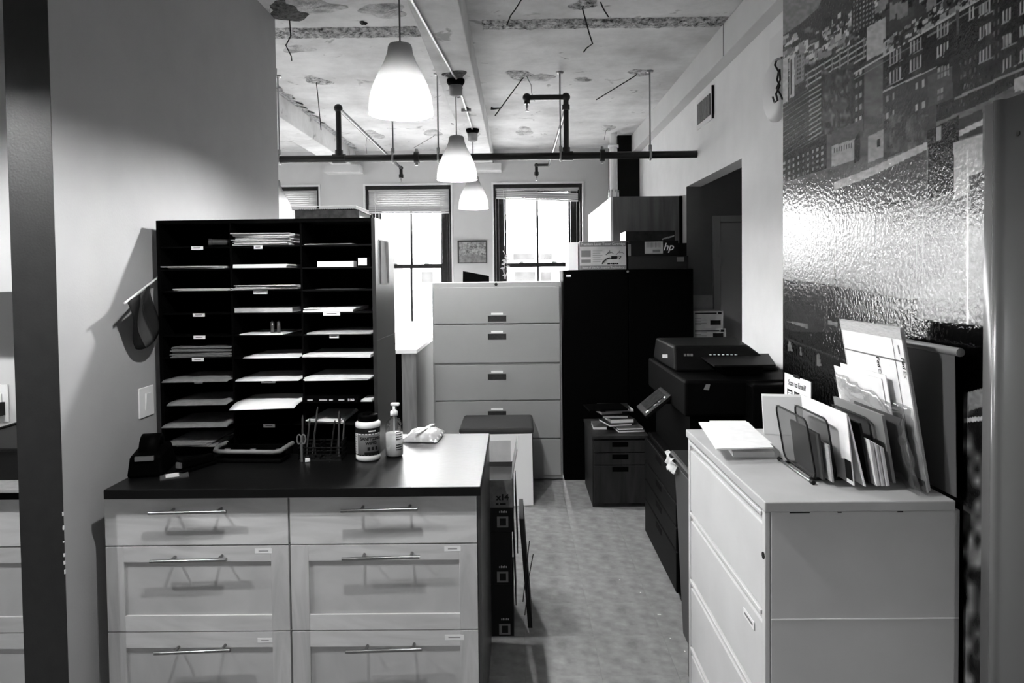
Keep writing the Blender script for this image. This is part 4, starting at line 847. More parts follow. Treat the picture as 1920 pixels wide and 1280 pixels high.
MB().hexa([(.93, 3.28, 1.155), (1.22, 3.28, 1.155), (1.30, 3.6, 1.17), (.93, 3.6, 1.17)], [(.93, 3.28, 1.163), (1.22, 3.28, 1.163), (1.30, 3.6, 1.178), (.93, 3.6, 1.178)]).build('feeder_tray', COPG, cpr)
MB().box(1.0, 1.2, 3.4, 3.5, 1.10, 1.158).build('tray_support', COPB, cpr)
def on_feeder(px, py): t = (py - 655) / 35.0; return aY(px, py, 3.555 - .05 * t)
for i in range(7):
    p = on_feeder(1331 + i * 8, 665); MB().lathe([(0, 0), (.0075, 0), (.006, .003), (0, .004)], (0, 0, 0), 10).build('indicator', WHITEP, cpr).location = Vector((p.x, p.y - .008, p.z))
for i in range(3): p = on_feeder(1284 + i * 6, 665); MB().box(p.x - .006, p.x + .006, p.y - .01, p.y - .004, p.z - .006, p.z + .006).build('icon', GREYP, cpr)
p = on_feeder(1246, 667); MB().box(p.x - .012, p.x + .012, p.y - .016, p.y - .004, p.z - .008, p.z + .008).build('button', WHITEP, cpr)
cpm = Matrix.Translation((.646, 3.51, .885)) ; vx = Vector((.118, 0, .095)); LX = vx.length; vx.normalize(); vn = Vector((-vx.z, 0, vx.x))
cpn = MB().slab(Vector((.640, 3.50, .878)) - vn * .02, vx, (0, 1, 0), vn, LX + .02, .26, .02).build('control_panel', COPG, cpr, bevel=.004)
o0 = Vector((.646, 3.51, .885)) + vn * .0012
scr = mat('lit_touch_screen', .014, .7, .0, var=.5, vscale=45); scr.node_tree.nodes['Principled BSDF'].inputs['Emission Color'].default_value = (1, 1, 1, 1); scr.node_tree.nodes['Principled BSDF'].inputs['Emission Strength'].default_value = .015
MB().slab(o0 + vx * .02 + Vector((0, .045, 0)), vx, (0, 1, 0), vn, LX - .03, .18, .0015).build('screen', scr, cpn)
for t, w_ in ((.006, .03), (.06, .02), (.09, .02), (.125, .016)): MB().slab(o0 + vx * t + Vector((0, .008, 0)), vx, (0, 1, 0), vn, w_ * .6, .022, .002).build('key', WHITEP if w_ != .02 else GREYP, cpn)
MB().slab(Vector((.76, 3.55, .93)), (1, 0, 0), (0, 1, 0), (0, 0, 1), .06, .16, .02).build('panel_arm', COPB, cpr)
p = aY(1324, 726, 3.215); MB().add([(p.x - .012, 3.2185, p.z - .012), (p.x + .014, 3.2185, p.z - .014), (p.x + .02, 3.2185, p.z + .014), (p.x, 3.2185, p.z + .014)], [(0, 1, 2, 3)]).build('catch', GREYP, cpr)
# ---- waste bin with lid
bn = thing('waste_bin', 'tall dark grey bin with a flat black lid between copier and putty file', 'bin', (.88, 2.85, 0))
MB().hexa([(.715, 2.64, 0), (1.06, 2.64, 0), (1.06, 3.03, 0), (.715, 3.03, 0)], [(.69, 2.60, .77), (1.09, 2.60, .77), (1.09, 3.08, .77), (.69, 3.08, .77)]).build('body', mat('bin_grey', .05, .45, .25), bn, bevel=.015)
MB().box(.675, 1.1, 2.585, 3.095, .771, .81).build('lid', mat('bin_lid', .012, .5, .3), bn, bevel=.012); MB().box(.78, .98, 2.75, 2.95, .811, .815).build('lid_inset', RUBBER, bn)
bgm = MB(); random.seed(11)
def crum(u, v): return (.655 + .03 * random.random(), 2.98 + .14 * u, .72 + .07 * v + .02 * random.random())
bgm.grid(8, 5, crum, .001).build('bag_liner', WHITEP, bn)
bp_ = MB().box(.664, .676, 2.60, 2.72, 0, .66).build('cardboard_sheet', mat('grey_sheet', .07, .5, .2)); tag(bp_, 'narrow grey cardboard sheet standing between the bin and the putty file cabinet', 'cardboard')

# ---- putty lateral file in front
rf = thing('putty_file', 'putty coloured lateral file cabinet under the mural, loaded with mail', 'file cabinet', (.86, 2.12, 0))
RX0, RX1, RY0, RY1, RZ = .618, 1.108, 1.735, 2.52, 1.03
MB().box(RX0 + .014, RX1, RY0, RY1, 0, 1.001).build('body', PUTTY, rf, bevel=.003)
MB().box(RX0 - .006, 1.086, 1.718, 2.53, 1.004, RZ).build('top', PUTTYT, rf, bevel=.003); MB().box(RX0 + .05, 1.08, 1.74, 2.51, 1.0012, 1.0038).build('shadow_gap', DGREY, rf)
MB().box(RX0 + .0145, RX1 - .002, RY0 - .0012, RY0 + .002, .7235, .7262).build('seam', WHITEP, rf)
MB().box(RX0, RX0 + .013, RY0, RY0 + .022, 0, 1.0).box(RX0, RX0 + .013, RY1 - .022, RY1, 0, 1.0).build('corner_post', PUTTY, rf, bevel=.002)
for z1, z0 in ((.995, .742), (.738, .497), (.492, .247), (.242, .035)):
    d = MB().box(RX0 + .002, RX0 + .0135, RY0 + .025, RY1 - .025, z0, z1 - .034).build('drawer', PUTTY, rf, bevel=.002)
    MB().box(RX0 - .003, RX0 + .0135, RY0 + .025, RY1 - .025, z1 - .012, z1 - .001).build('pull_lip', PUTTY, d, bevel=.002); MB().box(RX0 + .009, RX0 + .0137, RY0 + .025, RY1 - .025, z1 - .034, z1 - .012).build('pull_groove', PUTTYT, d)
MB().slab((RX0 + .0004, 1.90, .655), (0, -1, 0), (0, 0, 1), (-1, 0, 0), .085, .022, .0015).build('label_holder', TAPE, rf); MB().box(RX0 - .0014, RX0 - .001, 1.825, 1.89, .662, .669).build('label_print', INKG, rf)
p = aX(1446, 1052, RX0 + .006); MB().tube([(RX0 - .002, 1.745, p.z), (RX0 + .004, 1.745, p.z)], .009, 12).build('lock', INK, rf)
for x, w_ in ((.68, .05), (.80, .01), (.95, .014)): MB().box(x, x + w_, RY0 - .002, RY0 + .002, .9965, 1.0003).build('scuff', INK, rf)
# ---- things on the putty file
def flat(pts, z, t, name, m): a = [aZ(x, y, z) for x, y in pts]; return MB().hexa([(p.x, p.y, z) for p in a], [(p.x, p.y, z + t) for p in a])
pz0 = RZ + .0005
o = MB(); 
for k, pts in enumerate(([(1375, 857), (1452, 857), (1405, 815), (1345, 815)], [(1352, 840), (1448, 840), (1398, 796), (1330, 796)])):
    a = [aZ(x, y, pz0 + .02 * k) for x, y in pts]; o.hexa([(p.x, p.y, pz0 + .018 * k) for p in a], [(p.x, p.y, pz0 + .018 * (k + 1) - .001) for p in a])
tag(o.build('paper_ream', PAPER), 'thick block of copy paper under the loose top sheets on the putty file', 'papers')
a = [aZ(x, y, pz0 + .04) for x, y in ((1343, 841), (1450, 838), (1403, 791), (1310, 791))]; o = MB().hexa([(p.x, p.y, pz0 + .0362) for p in a], [(p.x, p.y, pz0 + .0405) for p in a]).build('paper_sheets', PAPER); tag(o, 'skewed white sheets lying uppermost on the paper pile by the copier', 'papers')
o = MB().slab((.866, 2.44, pz0), (.15, -.03, 0), (-.05, 0, 1), (.3, 1, 0), .9, .135, .05).build('white_tray', WHITEC); tag(o, 'upright white card box behind the wire file holder', 'box')
og = thing('wire_file_holder', 'black wire mesh file holder with leaning dividers', 'file holder', (.9, 1.97, RZ))
DV = []
for k in range(4):
    xb = .803 + k * .056; y0, y1 = 1.865, 2.085; hgt = .162; lean = -.028
    A = [Vector((xb, y0, RZ + .012)), Vector((xb, y1, RZ + .012)), Vector((xb + lean, y1, RZ + .012 + hgt)), Vector((xb + lean, y0, RZ + .012 + hgt))]
    r_ = .018; pts = []
    for i in range(4):
        p, a, b = A[i], A[i - 1], A[(i + 1) % 4]; pts += [p + (a - p).normalized() * r_, p + ((a - p).normalized() + (b - p).normalized()) * r_ * .3, p + (b - p).normalized() * r_]
    dv = MB().tube(pts + pts[:1], .0028, 6, caps=False).build('divider', RUBBER, og)
    MB().add([A[0], A[1], A[2], A[3]], [(0, 1, 2, 3)]).build('mesh_panel', SCREEN, dv)
for y in (1.89, 2.06): MB().tube([(.795, y, RZ + .006), (.985, y, RZ + .006)], .0045, 8).build('base_rod', RUBBER, og)
MB().tube([(.79, 1.86, RZ + .0055), (.79, 2.09, RZ + .0055)], .0045, 8).build('base_rod', CHROME, og)
for y in (1.86, 2.09): MB().tube([(.79, y - .008, RZ + .0065), (.79, y + .008, RZ + .0065)], .0062, 8).build('foot', RUBBER, og)
def leaf(name, label, cat, xb, y0, y1, h_, lean, t, m, z0=RZ + .014, group=None, yl=0):
    o = MB().slab((xb, y0, z0), (0, 1, 0), (lean, yl, 1), (1, 0, 0), y1 - y0, h_, t).build(name, m); return tag(o, label, cat, group)
leaf('dark_folder', 'dark grey folder in the first slot of the wire file holder', 'folder', .815, 1.85, 2.04, .125, -.12, .006, mat('slate_folder', .05, .6, .2))
leaf('thin_booklet', 'thin dark booklet with pale page edges in the first slot of the file holder', 'booklet', .83, 1.83, 2.0, .10, -.12, .005, PAPERG); leaf('black_booklet', 'small black booklet beside the pale booklet in the file holder', 'booklet', .838, 1.84, 2.02, .09, -.1, .005, INK)
mm = thing('padded_mailer', 'open white padded mailer with a black label in the wire file holder', 'mailer', (.88, 2.0, RZ))
MB().slab((.872, 1.80, RZ + .014), (0, 1, 0), (-.06, .1, 1), (1, 0, 0), .29, .185, .003).build('front_sheet', PAPER, mm); MB().slab((.900, 1.80, RZ + .012), (0, 1, 0), (-.2, .1, 1), (1, 0, 0), .29, .18, .004).build('rear_sheet', PAPER, mm)
MB().slab((.8712, 1.802, RZ + .025), (0, 1, 0), (-.06, .1, 1), (1, 0, 0), .035, .05, -.0008).build('label', INK, mm)
for k in range(6): leaf('white_envelope', 'white envelope standing in the tight bundle in the middle of the file holder', 'envelope', .932 + k * .0062, 1.80 + .003 * (k % 2), 2.0, .12 - .004 * k, -.165, .0042, PAPER, RZ + .0125, 'bundled envelopes')
leaf('grey_folder', 'grey folder leaning behind the envelope bundle', 'folder', .985, 1.82, 2.1, .18, -.17, .008, mat('mid_folder', .2, .6, .2)); leaf('black_binder', 'black binder standing behind the padded mailer', 'binder', .9215, 1.82, 2.08, .16, -.165, .006, INK)
pb = thing('bag_of_mail', 'crumpled clear plastic bag stuffed with pale mail', 'bag', (1.0, 1.95, RZ))
random.seed(21)
cr = [[random.uniform(-1, 1) for _ in range(30)] for _ in range(30)]
def bagfn(x0, sgn, bu, cu):
    def fn(u, v):
        i, j = int(u * 14), int(v * 14); c = cr[i][j]; y = 1.755 + .36 * u + .02 * (v - .5); bul = math.sin(math.pi * u) * math.sin(math.pi * min(1, v * .95 + .02))
        z = .006 + .262 * v * (1 - .18 * (1 - u)) + .003 * c; return (x0 - .17 * z + sgn * bu * bul + cu * c, y, RZ + z)
    return fn
PLAST = thin_glass('crinkled_film', .22, .93)
MB().grid(14, 14, bagfn(1.0155, -1, .008, .006), .0005).build('film', PLAST, pb); MB().grid(14, 14, bagfn(1.0365, 1, .005, .004), .0005).build('film', PLAST, pb)
leaf('letter', 'pale letter sticking out of the top of the clear bag', 'letter', 1.0254, 1.87, 2.15, .272, -.17, .002, PAPER, RZ + .01, 'letters in the bag'); leaf('letter', 'taller pale letter sticking out behind the other in the clear bag', 'letter', 1.0282, 1.85, 2.11, .285, -.17, .002, PAPER, RZ + .01, 'letters in the bag')
leaf('grey_letter', 'grey catalogue inside the clear plastic bag', 'catalogue', 1.0228, 1.79, 2.05, .18, -.17, .002, mat('mid_folder', .2), RZ + .01)
mat('EXG', .3, .6, .1)
fe = thing('courier_envelope', 'large white courier envelope printed FedEx leaning over the mail', 'envelope', (1.02, 1.93, RZ))
fm = Vector((-.17, 0, 1)).normalized(); fn_ = Vector((-1, 0, -.17)).normalized(); f0 = Vector((1.048, 1.775, RZ + .002))
MB().slab(f0, (0, 1, 0), fm, -fn_, .325, .40, .004).build('sheet', PAPER, fe); MB().slab(f0 + fm * .40, (0, 1, 0), fm, -fn_, .325, .025, .0015).build('tear_strip', PAPERG, fe)
MB().slab(f0 + fm * .34 + fn_ * .0006, (0, 1, 0), fm, fn_, .325, .004, .0004).build('fold_line', INKG, fe); MB().slab(f0 + fn_ * .0006 + Vector((0, .045, 0)), (0, 1, 0), fm, fn_, .002, .40, .0004).build('margin_line', INKG, fe)
def on_env(px, py): d = ray(px, py); return CAM + d * ((f0 + fn_ * .0014 - CAM).dot(fn_) / d.dot(fn_))
for (ux, uy), sz in (((1695, 690), .021), ((1648, 686), .021)):
    o_ = on_env(ux, uy); txt('Fed', sz, o_ + fm * sz * .55, -fm, (0, -1, 0), INK, fe, bold=.0006); txt('Ex', sz, o_ - fm * sz * .85, -fm, (0, -1, 0), PAPERG if 'EXG' not in MATS else MATS['EXG'], fe, bold=.0004)
o_ = on_env(1684, 655); MB().slab(o_ - fm * .011, fm, (0, -1, 0), fn_, .022, .004, .0004).build('small_print', INKG, fe)
MB().slab(f0 + fn_ * .0006, (0, 1, 0), fm, fn_, .30, .03, .0005).build('dark_edge', DGREY, fe)
fe2 = MB().slab(f0 + Vector((.007, .012, 0)), (0, 1, 0), fm, -fn_, .335, .43, .01).build('flat_mailer', PAPERG); tag(fe2, 'grey flat mailer just behind the courier envelope', 'mailer')
hf = thing('clear_sleeve', 'clear hanging sleeve with a rolled top against the mural', 'sleeve', (1.08, 1.9, RZ)); hm = Vector((-.02, 0, 1)).normalized()
MB().slab((1.098, 1.735, RZ + .002), (0, 1, 0), hm, (1, 0, 0), .30, .36, .0012).build('film', mat('grey_film', .10, .3, .5), hf); MB().tube([(1.093, 1.715, RZ + .37), (1.093, 2.04, RZ + .37)], .011, 10).build('top_roll', mat('grey_film_roll', .2, .3, .5), hf)
# sign on the mural
sg = thing('paper_sign', 'white paper sign reading Scan to Email on the mural above the copier', 'sign', aX(1495, 735, XM - .002))
p, q = aX(1471, 698, XM - .003), aX(1520, 714, XM - .003); sh = .15; py0, py1 = p.y, q.y; st_ = p.z
MB().box(XM - .003, XM - .001, py1, py0, st_ - sh, st_).build('sheet', PAPER, sg); wS = py0 - py1; ymid = (py0 + py1) / 2
txt('Scan to Email?', wS * .118, (XM - .0036, ymid, st_ - .034), (0, -1, 0), EZ, INK, sg, bold=.0007)
for k in range(3):
    yc = py0 - wS * (.22 + .28 * k); ic = MB().box(XM - .0038, XM - .003, yc - wS * .10, yc + wS * .10, st_ - .108, st_ - .062); io = ic.build('icon', INK, sg)
    if k == 0: MB().box(XM - .0044, XM - .0038, yc - .018, yc + .018, st_ - .088, st_ - .078).box(XM - .0044, XM - .0038, yc - .018, yc + .018, st_ - .076, st_ - .070).build('mark', PAPER, io)
    elif k == 1: MB().add([(XM - .0044, yc - .022, st_ - .070), (XM - .0044, yc + .022, st_ - .070), (XM - .0044, yc, st_ - .085)], [(0, 1, 2)]).box(XM - .0044, XM - .0038, yc - .02, yc + .02, st_ - .103, st_ - .092).build('mark', PAPERG, io)
    else: MB().box(XM - .0044, XM - .0038, yc - .021, yc + .021, st_ - .105, st_ - .066).build('mark', PAPER, io); MB().box(XM - .005, XM - .0044, yc - .009, yc + .009, st_ - .092, st_ - .082).build('glyph', PAPERG, io)
MB().box(XM - .006, XM - .003, ymid - .03, ymid + .03, st_ - .004, st_ + .008).build('clip', INK, sg)

# ---- things on the black counter
CT = .9153
def at_c(px, py): return aZ(px, py, CT)
td = thing('tape_dispenser', 'black desk tape dispenser on the counter against the light wall', 'tape dispenser', at_c(272, 880))
c = at_c(262, 890); dm = Matrix.Translation((c.x + .02, c.y + .05, CT)) @ Matrix.Rotation(math.radians(12), 4, 'Z')
MB(dm).hexa([(-.06, -.09, 0), (.06, -.09, 0), (.06, .10, 0), (-.06, .10, 0)], [(-.05, -.085, .075), (.05, -.085, .075), (.05, .06, .095), (-.05, .06, .095)]).build('body', BLACK, td, bevel=.01)
MB(dm @ Matrix.Translation((0, .0, .085)) @ Matrix.Rotation(math.pi / 2, 4, 'Y')).lathe([(.02, -.03), (.05, -.03), (.05, .03), (.02, .03), (.02, -.03)], (0, 0, 0), 20).build('tape_roll', BLACK, td); MB(dm).box(-.03, .03, -.095, -.085, .06, .075).build('cutter', STEEL, td)
bt = thing('battery_pack', 'small printed blister pack lying by the tape dispenser', 'pack', at_c(330, 895)); c = at_c(318, 896); dm = Matrix.Translation((c.x, c.y, CT)) @ Matrix.Rotation(math.radians(28), 4, 'Z')
MB(dm).box(-.03, .06, -.02, .05, 0, .004).build('card', DGREY, bt); MB(dm).box(-.012, .03, -.01, .04, .0042, .005).build('print', PAPERG, bt)
stp = thing('stapler', 'black stapler with a bright end on the counter', 'stapler', at_c(345, 870)); dm = Matrix.Translation(at_c(362, 880)) @ Matrix.Rotation(math.radians(65), 4, 'Z')
MB(dm).box(-.06, .09, -.02, .02, 0, .012).build('base', BLACK, stp, bevel=.004); MB(dm).hexa([(-.055, -.016, .02), (.085, -.016, .013), (.085, .016, .013), (-.055, .016, .02)], [(-.055, -.016, .05), (.085, -.014, .04), (.085, .014, .04), (-.055, .016, .05)]).build('arm', BLACK, stp, bevel=.005); MB(dm).box(-.062, -.0555, -.012, .012, .02, .04).build('nose', STEEL, stp)
# three hole punch
hp_ = thing('hole_punch', 'grey handled three hole punch on the counter', 'hole punch', at_c(465, 860))
c = at_c(466, 866); dm = Matrix.Translation((c.x, c.y, CT)) @ Matrix.Rotation(math.radians(-4), 4, 'Z')
MB(dm).box(-.135, .13, -.015, .075, 0, .014).build('base', BLACK, hp_, bevel=.004); MB(dm).box(-.115, .115, .015, .075, .0141, .03).build('body', BLACK, hp_, bevel=.006)
for x in (-.1, 0, .1): MB(dm).lathe([(0, .0301), (.011, .0301), (.011, .04), (0, .04)], (x, .04, 0), 12).build('punch_head', STEEL, hp_)
MB(dm).tube([(.136, .085, .052), (.130, .03, .048), (.122, .0, .042), (.10, -.006, .04), (-.105, -.006, .04), (-.128, .0, .042), (-.136, .03, .048), (-.125, .085, .052)], .0085, 10).build('handle', GREYP, hp_)
MB(dm).box(-.125, -.11, .075, .09, .014, .055).box(.12, .135, .075, .09, .014, .055).build('hinge', BLACK, hp_)
# desk organiser, pens
do = thing('desk_organizer', 'black wire mesh desk organizer holding pens', 'desk organizer', at_c(600, 840))
c = at_c(604, 858); ox, oy = c.x, c.y - .045
MB().box(ox - .075, ox + .085, oy, oy + .08, CT, CT + .006).build('base', RUBBER, do)
for (a, b, z) in (((ox - .075, oy), (ox + .085, oy), .05), ((ox - .075, oy + .08), (ox + .085, oy + .08), .06), ((ox - .075, oy), (ox - .075, oy + .08), .07), ((ox + .085, oy), (ox + .085, oy + .08), .07), ((ox + .005, oy), (ox + .005, oy + .08), .06)):
    d = MB(); n = 8
    for i in range(n + 1):
        t = i / n; x, y = a[0] + (b[0] - a[0]) * t, a[1] + (b[1] - a[1]) * t; d.tube([(x, y, CT + .004), (x, y, CT + z)], .0012, 4)
    for j in range(1, 5): d.tube([(a[0], a[1], CT + z * j / 4), (b[0], b[1], CT + z * j / 4)], .0016 if j < 4 else .003, 5)
    d.build('mesh_side', mat('shiny_black_wire', .003, .4, .12), do)
pens = [(-.066, .02, -.004, .02, .165, GREYP, 'grey'), (-.056, .03, .006, .03, .15, STEEL, 'silver'), (-.042, .06, .020, .01, .19, DGREY, 'slim charcoal'), (-.02, .03, -.01, .02, .10, RUBBER, 'short black'), (.055, .05, .012, .01, .165, RUBBER, 'black'), (.065, .04, .004, .0, .18, DGREY, 'charcoal'), (.072, .06, .012, .0, .15, DGREY, 'charcoal'), (.03, .05, .016, .01, .14, RUBBER, 'black')]
pens = [(a, b, c, d, e, (DGREY if f in (GREYP, STEEL) else f), g) for a, b, c, d, e, f, g in pens]
for dx, dy, lx_, ly_, h_, m, cn in pens:
    o = MB().tube([(ox + dx, oy + dy, CT + .007), (ox + dx + lx_, oy + dy + ly_, CT + h_ - .012)], .0036, 8).tube([(ox + dx + lx_, oy + dy + ly_, CT + h_ - .012), (ox + dx + lx_ * 1.1, oy + dy + ly_ * 1.1, CT + h_)], .0036, 8, .0012).build('pen', m); tag(o, '%s pen standing in the mesh desk organizer' % cn, 'pen', 'pens in the desk organizer')
scs = thing('scissors', 'scissors with grey loops standing in the desk organizer', 'scissors', (ox - .06, oy + .015, CT))
for s in (-1, 1): MB().tube([(ox - .06 + s * .008 + .008 * math.cos(a), oy - .012, CT + .085 + .018 * math.sin(a)) for a in [j * math.pi / 5 for j in range(11)]], .003, 6).build('loop', mat('light_grey_plastic', .12, .4, .3), scs)
MB().box(ox - .064, ox - .056, oy - .013, oy - .010, CT + .0005, CT + .07).build('blade', STEEL, scs)
c = at_c(577, 866); e_ = thing('eraser', 'small white eraser in a dark sleeve on the counter', 'eraser', (c.x, c.y, CT)); dm = Matrix.Translation((c.x, c.y, CT)) @ Matrix.Rotation(math.radians(20), 4, 'Z'); MB(dm).box(-.009, .009, 0, .014, 0, .012).build('rubber', WHITEP, e_, bevel=.002); MB(dm).box(-.0095, .0095, .0145, .045, 0, .0125).build('sleeve', DGREY, e_)
# wipes canister
c = at_c(686, 866); wr = .0465; wc = Vector((c.x, c.y + wr, CT))
wp = thing('wipes_canister', 'canister of sanitizing wipes with a black cap and dark label on the counter', 'canister', wc)
WH = .15
MB().lathe([(0, 0), (wr - .006, 0), (wr, .006), (wr, .02), (wr - .0015, .022), (wr - .0015, .125), (wr, .127), (wr, .14), (wr - .008, .146), (0, .146)], wc, 36).build('body', WHITEP, wp)
lab = MB().lathe([(wr - .0008, .0225), (wr - .0002, .023), (wr - .0002, .1245), (wr - .0008, .125)], wc, 36).build('label', mat('grey_label', .14, .4, .3), wp)
MB().lathe([(0, .1465), (wr - .009, .1465), (wr - .009, .168), (wr - .014, .172), (0, .172)], wc, 28).build('cap', BLACK, wp); MB().box(wc.x - .012, wc.x + .012, wc.y - .03, wc.y + .01, CT + .172, CT + .178).build('cap_flip', BLACK, wp)
def bendf(R, a0, z0): return lambda x, y: (wc.x + R * math.sin(a0 + x / R), wc.y - R * math.cos(a0 + x / R), CT + z0 + y)
def band(R, a0, a1, z0, z1, m, name):
    b = MB(); n = 12; vs = []
    for i in range(n + 1):
        a = a0 + (a1 - a0) * i / n; x, y = wc.x + R * math.sin(a), wc.y - R * math.cos(a); vs += [(x, y, CT + z0), (x, y, CT + z1)]
    return b.add(vs, [(2 * i, 2 * i + 2, 2 * i + 3, 2 * i + 1) for i in range(n)]).build(name, m, wp)
band(wr + .0003, -1.2, 1.5, .104, .124, INK, 'top_band'); band(wr + .0003, -1.4, -.72, .028, .10, PAPERG, 'side_text_panel'); band(wr + .0003, -.1, 1.2, .026, .036, INK, 'footer_band')
for i in range(9): a = -1.1 + i * .27; band(wr + .0004, a, a + .17, .1005, .104, PAPER, 'tick'); band(wr + .0004, a, a + .17, .0225, .0265, INK, 'tick')
for i in range(7): band(wr + .0005, -1.35, -.85 - .1 * (i % 2), .033 + i * .0095, .036 + i * .0095, INKG, 'small_print')
txt('SANITIZING', .0155, (0, 0, 0), EXF, EZ, INK, wp, bold=.0007, bend=bendf(wr + .0006, .45, .085)); txt('WIPES', .0155, (0, 0, 0), EXF, EZ, INK, wp, bold=.0007, bend=bendf(wr + .0006, .45, .069))
band(wr + .0005, .25, .85, .111, .116, PAPER, 'brand_bar')
for i in range(3): a = .15 + i * .32; band(wr + .0005, a, a + .2, .042, .055, INK, 'hazard_icon')
# sanitizer pump bottle
c = at_c(737, 858); br_ = .0335; bc = Vector((c.x, c.y + br_, CT))
sb = thing('sanitizer_bottle', 'clear pump bottle half full of white gel beside the wipes canister', 'bottle', bc)
MB().lathe([(0, 0), (br_ - .004, 0), (br_, .004), (br_, .118), (br_ - .004, .13), (br_ - .014, .142), (.012, .146), (.012, .155)], bc, 28).build('bottle', thin_glass('bottle_plastic', .16, .88), sb)
MB().lathe([(0, .002), (br_ - .005, .002), (br_ - .0012, .006), (br_ - .0012, .088), (0, .09)], bc, 28).build('gel', mat('white_gel', .8, .3, .3), sb)
MB().lathe([(0, .155), (.0145, .155), (.0145, .170), (.008, .176), (.005, .178), (.005, .192), (0, .192)], bc, 16).build('pump_collar', WHITEP, sb)
MB().box(bc.x - .012, bc.x + .022, bc.y - .009, bc.y + .009, CT + .192, CT + .203).build('pump_head', WHITEP, sb, bevel=.004); MB().tube([(bc.x, bc.y, CT + .09), (bc.x, bc.y, CT + .155)], .003, 8).build('dip_tube', WHITEP, sb)
b = MB()
for i in range(7):
    n = 5; vs = []; z = .028 + i * .009 + (.012 if i > 2 else 0)
    for j in range(n + 1):
        a = .35 + .75 * j / n; R = br_ + .0004; x, y = bc.x + R * math.sin(a), bc.y - R * math.cos(a); vs += [(x, y, CT + z), (x, y, CT + z + .0032)]
    b.add(vs, [(2 * j, 2 * j + 2, 2 * j + 3, 2 * j + 1) for j in range(n)])
b.build('label_print', INK, sb)
# foil packet
random.seed(5); c = at_c(790, 822); pk = thing('foil_packet', 'crinkled pale plastic packet lying at the back of the counter', 'packet', (c.x, c.y, CT))
cr2 = [[random.uniform(0, 1) for _ in range(20)] for _ in range(20)]
def pkf(u, v):
    e = min(u, 1 - u, v, 1 - v); return (c.x - .075 + .15 * u + .02 * v, c.y - .06 + .17 * v - .02 * u, CT + .003 + min(.018, e * .10) + .014 * cr2[int(u * 12)][int(v * 10)] * min(1, e * 8) + .006 * v)
MB().grid(12, 10, pkf, .001).build('film', mat('pearly_film', .4, .22, .6), pk); MB().grid(2, 8, lambda u, v: (c.x - .02 + .018 * u + .05 * v, c.y - .055 + .15 * v, CT + .036 + .006 * v), .0008).build('seal_strip', WHITEP, pk)

# ================================================================== CEILING SERVICES, LAMPS
def pend_shade(c): return MB().lathe([(.140, 0), (.1405, .022), (.134, .075), (.118, .125), (.093, .18), (.070, .225), (.056, .262), (.0525, .288), (.047, .300), (.03, .306), (.006, .308)], c, 40)
def pendant(x, y, zb, label, ztop):
    r = thing('pendant_lamp', label, 'lamp', (x, y, zb), 'white bell pendant lamps')
    pend_shade((x, y, zb)).build('shade', SHADE, r)
    MB().tube([(x, y, zb + .30), (x, y, ztop)], .004, 8).build('cord', GREYP, r)
    MB().lathe([(.0, 0), (.02, .0), (.045, .012), (.047, .075), (.0, .076)], (x, y, ztop - .076), 20).build('canopy', mat('canopy_grey', .3, .5, .3), r)
    MB().tube([(x, y, zb + .09), (x, y, zb + .30)], .018, 12).build('socket', WHITEP, r)
    R = .020; MB().lathe([(R * math.sin(a), -.034 * math.cos(a)) for a in [i * math.pi / 10 for i in range(11)]], (x, y, zb + .055), 16).build('bulb', BULBM, r)
    return r
def from_px(px, ytop, ybot, Y): a = aY(px, ybot, Y); return (a.x, Y, a.z)
l1 = from_px(752, 85, 214, 3.05); l2 = from_px(857, 258, 337, 4.85); l3 = from_px(888, 336, 391, 6.5); l4 = from_px(513, 343, 413, 5.2)
pendant(*l1, 'white bell pendant lamp hanging over the counter end, nearest the mail sorter', BZ)
pendant(*l2, 'white bell pendant lamp hanging beyond the sprinkler main, second from the mail sorter', BZ - .041)
pendant(*l3, 'white bell pendant lamp hanging before the back wall between the two windows', BZ - .041)
pendant(*l4, 'white bell pendant lamp half hidden behind the wall corner', CZ)
for (x, y) in ((-.5, 1.62), (.5, -1.7), (-1.75, 3.45), (-2.0, 1.5), (-3.6, 5.2), (-3.6, 6.9), (-3.4, 1.5)):  # some read off handle shadows; the rest are unseen lamps added for light
    pendant(x, y, l1[2] if x != -1.75 else l4[2], 'white bell pendant lamp of unseen rows, some inferred from shadows, others added for light', BZ if x == -.5 else CZ)
# junction boxes and conduit under the beam
for (l, dk) in ((l2, .0), (l3, 0)):
    o = MB().lathe([(.0, 0), (.055, 0), (.075, -.012), (.075, .06), (0, .06)], (l[0], l[1], BZ - .02), 16); z = BZ
    jb = MB().lathe([(0, -.02), (.05, -.02), (.062, 0), (.062, .019)], (l[0], l[1], BZ - .02), 16).build('junction_box', BLACK); tag(jb, 'black round junction box under the beam above ' + ('the second pendant lamp' if l is l2 else 'the pendant lamp by the windows'), 'junction box')
cx_ = l2[0] + .03
cn = thing('conduit', 'thin steel conduit running along under the concrete beam', 'conduit', (cx_, 4.0, BZ - .03))
a = aZ(772, 0, BZ - .012); b_ = aZ(850, 140, BZ - .012); MB().tube([(-.42, 0.3, BZ - .011), (-.42, 3.1, BZ - .011), (a.x, a.y, BZ - .011), (b_.x, b_.y, BZ - .011), (l2[0] + .01, l2[1] - .07, BZ - .011)], .008, 10).build('tube', STEEL, cn)
MB().tube([(l2[0] + .01, l2[1] + .07, BZ - .011), (l3[0], l3[1] - .07, BZ - .011)], .008, 10).build('tube', STEEL, cn)
for y in (5.7,): MB().box(l2[0] - .03, l2[0] + .05, y - .008, y + .008, BZ - .024, BZ - .0005).build('strap', STEEL, cn)
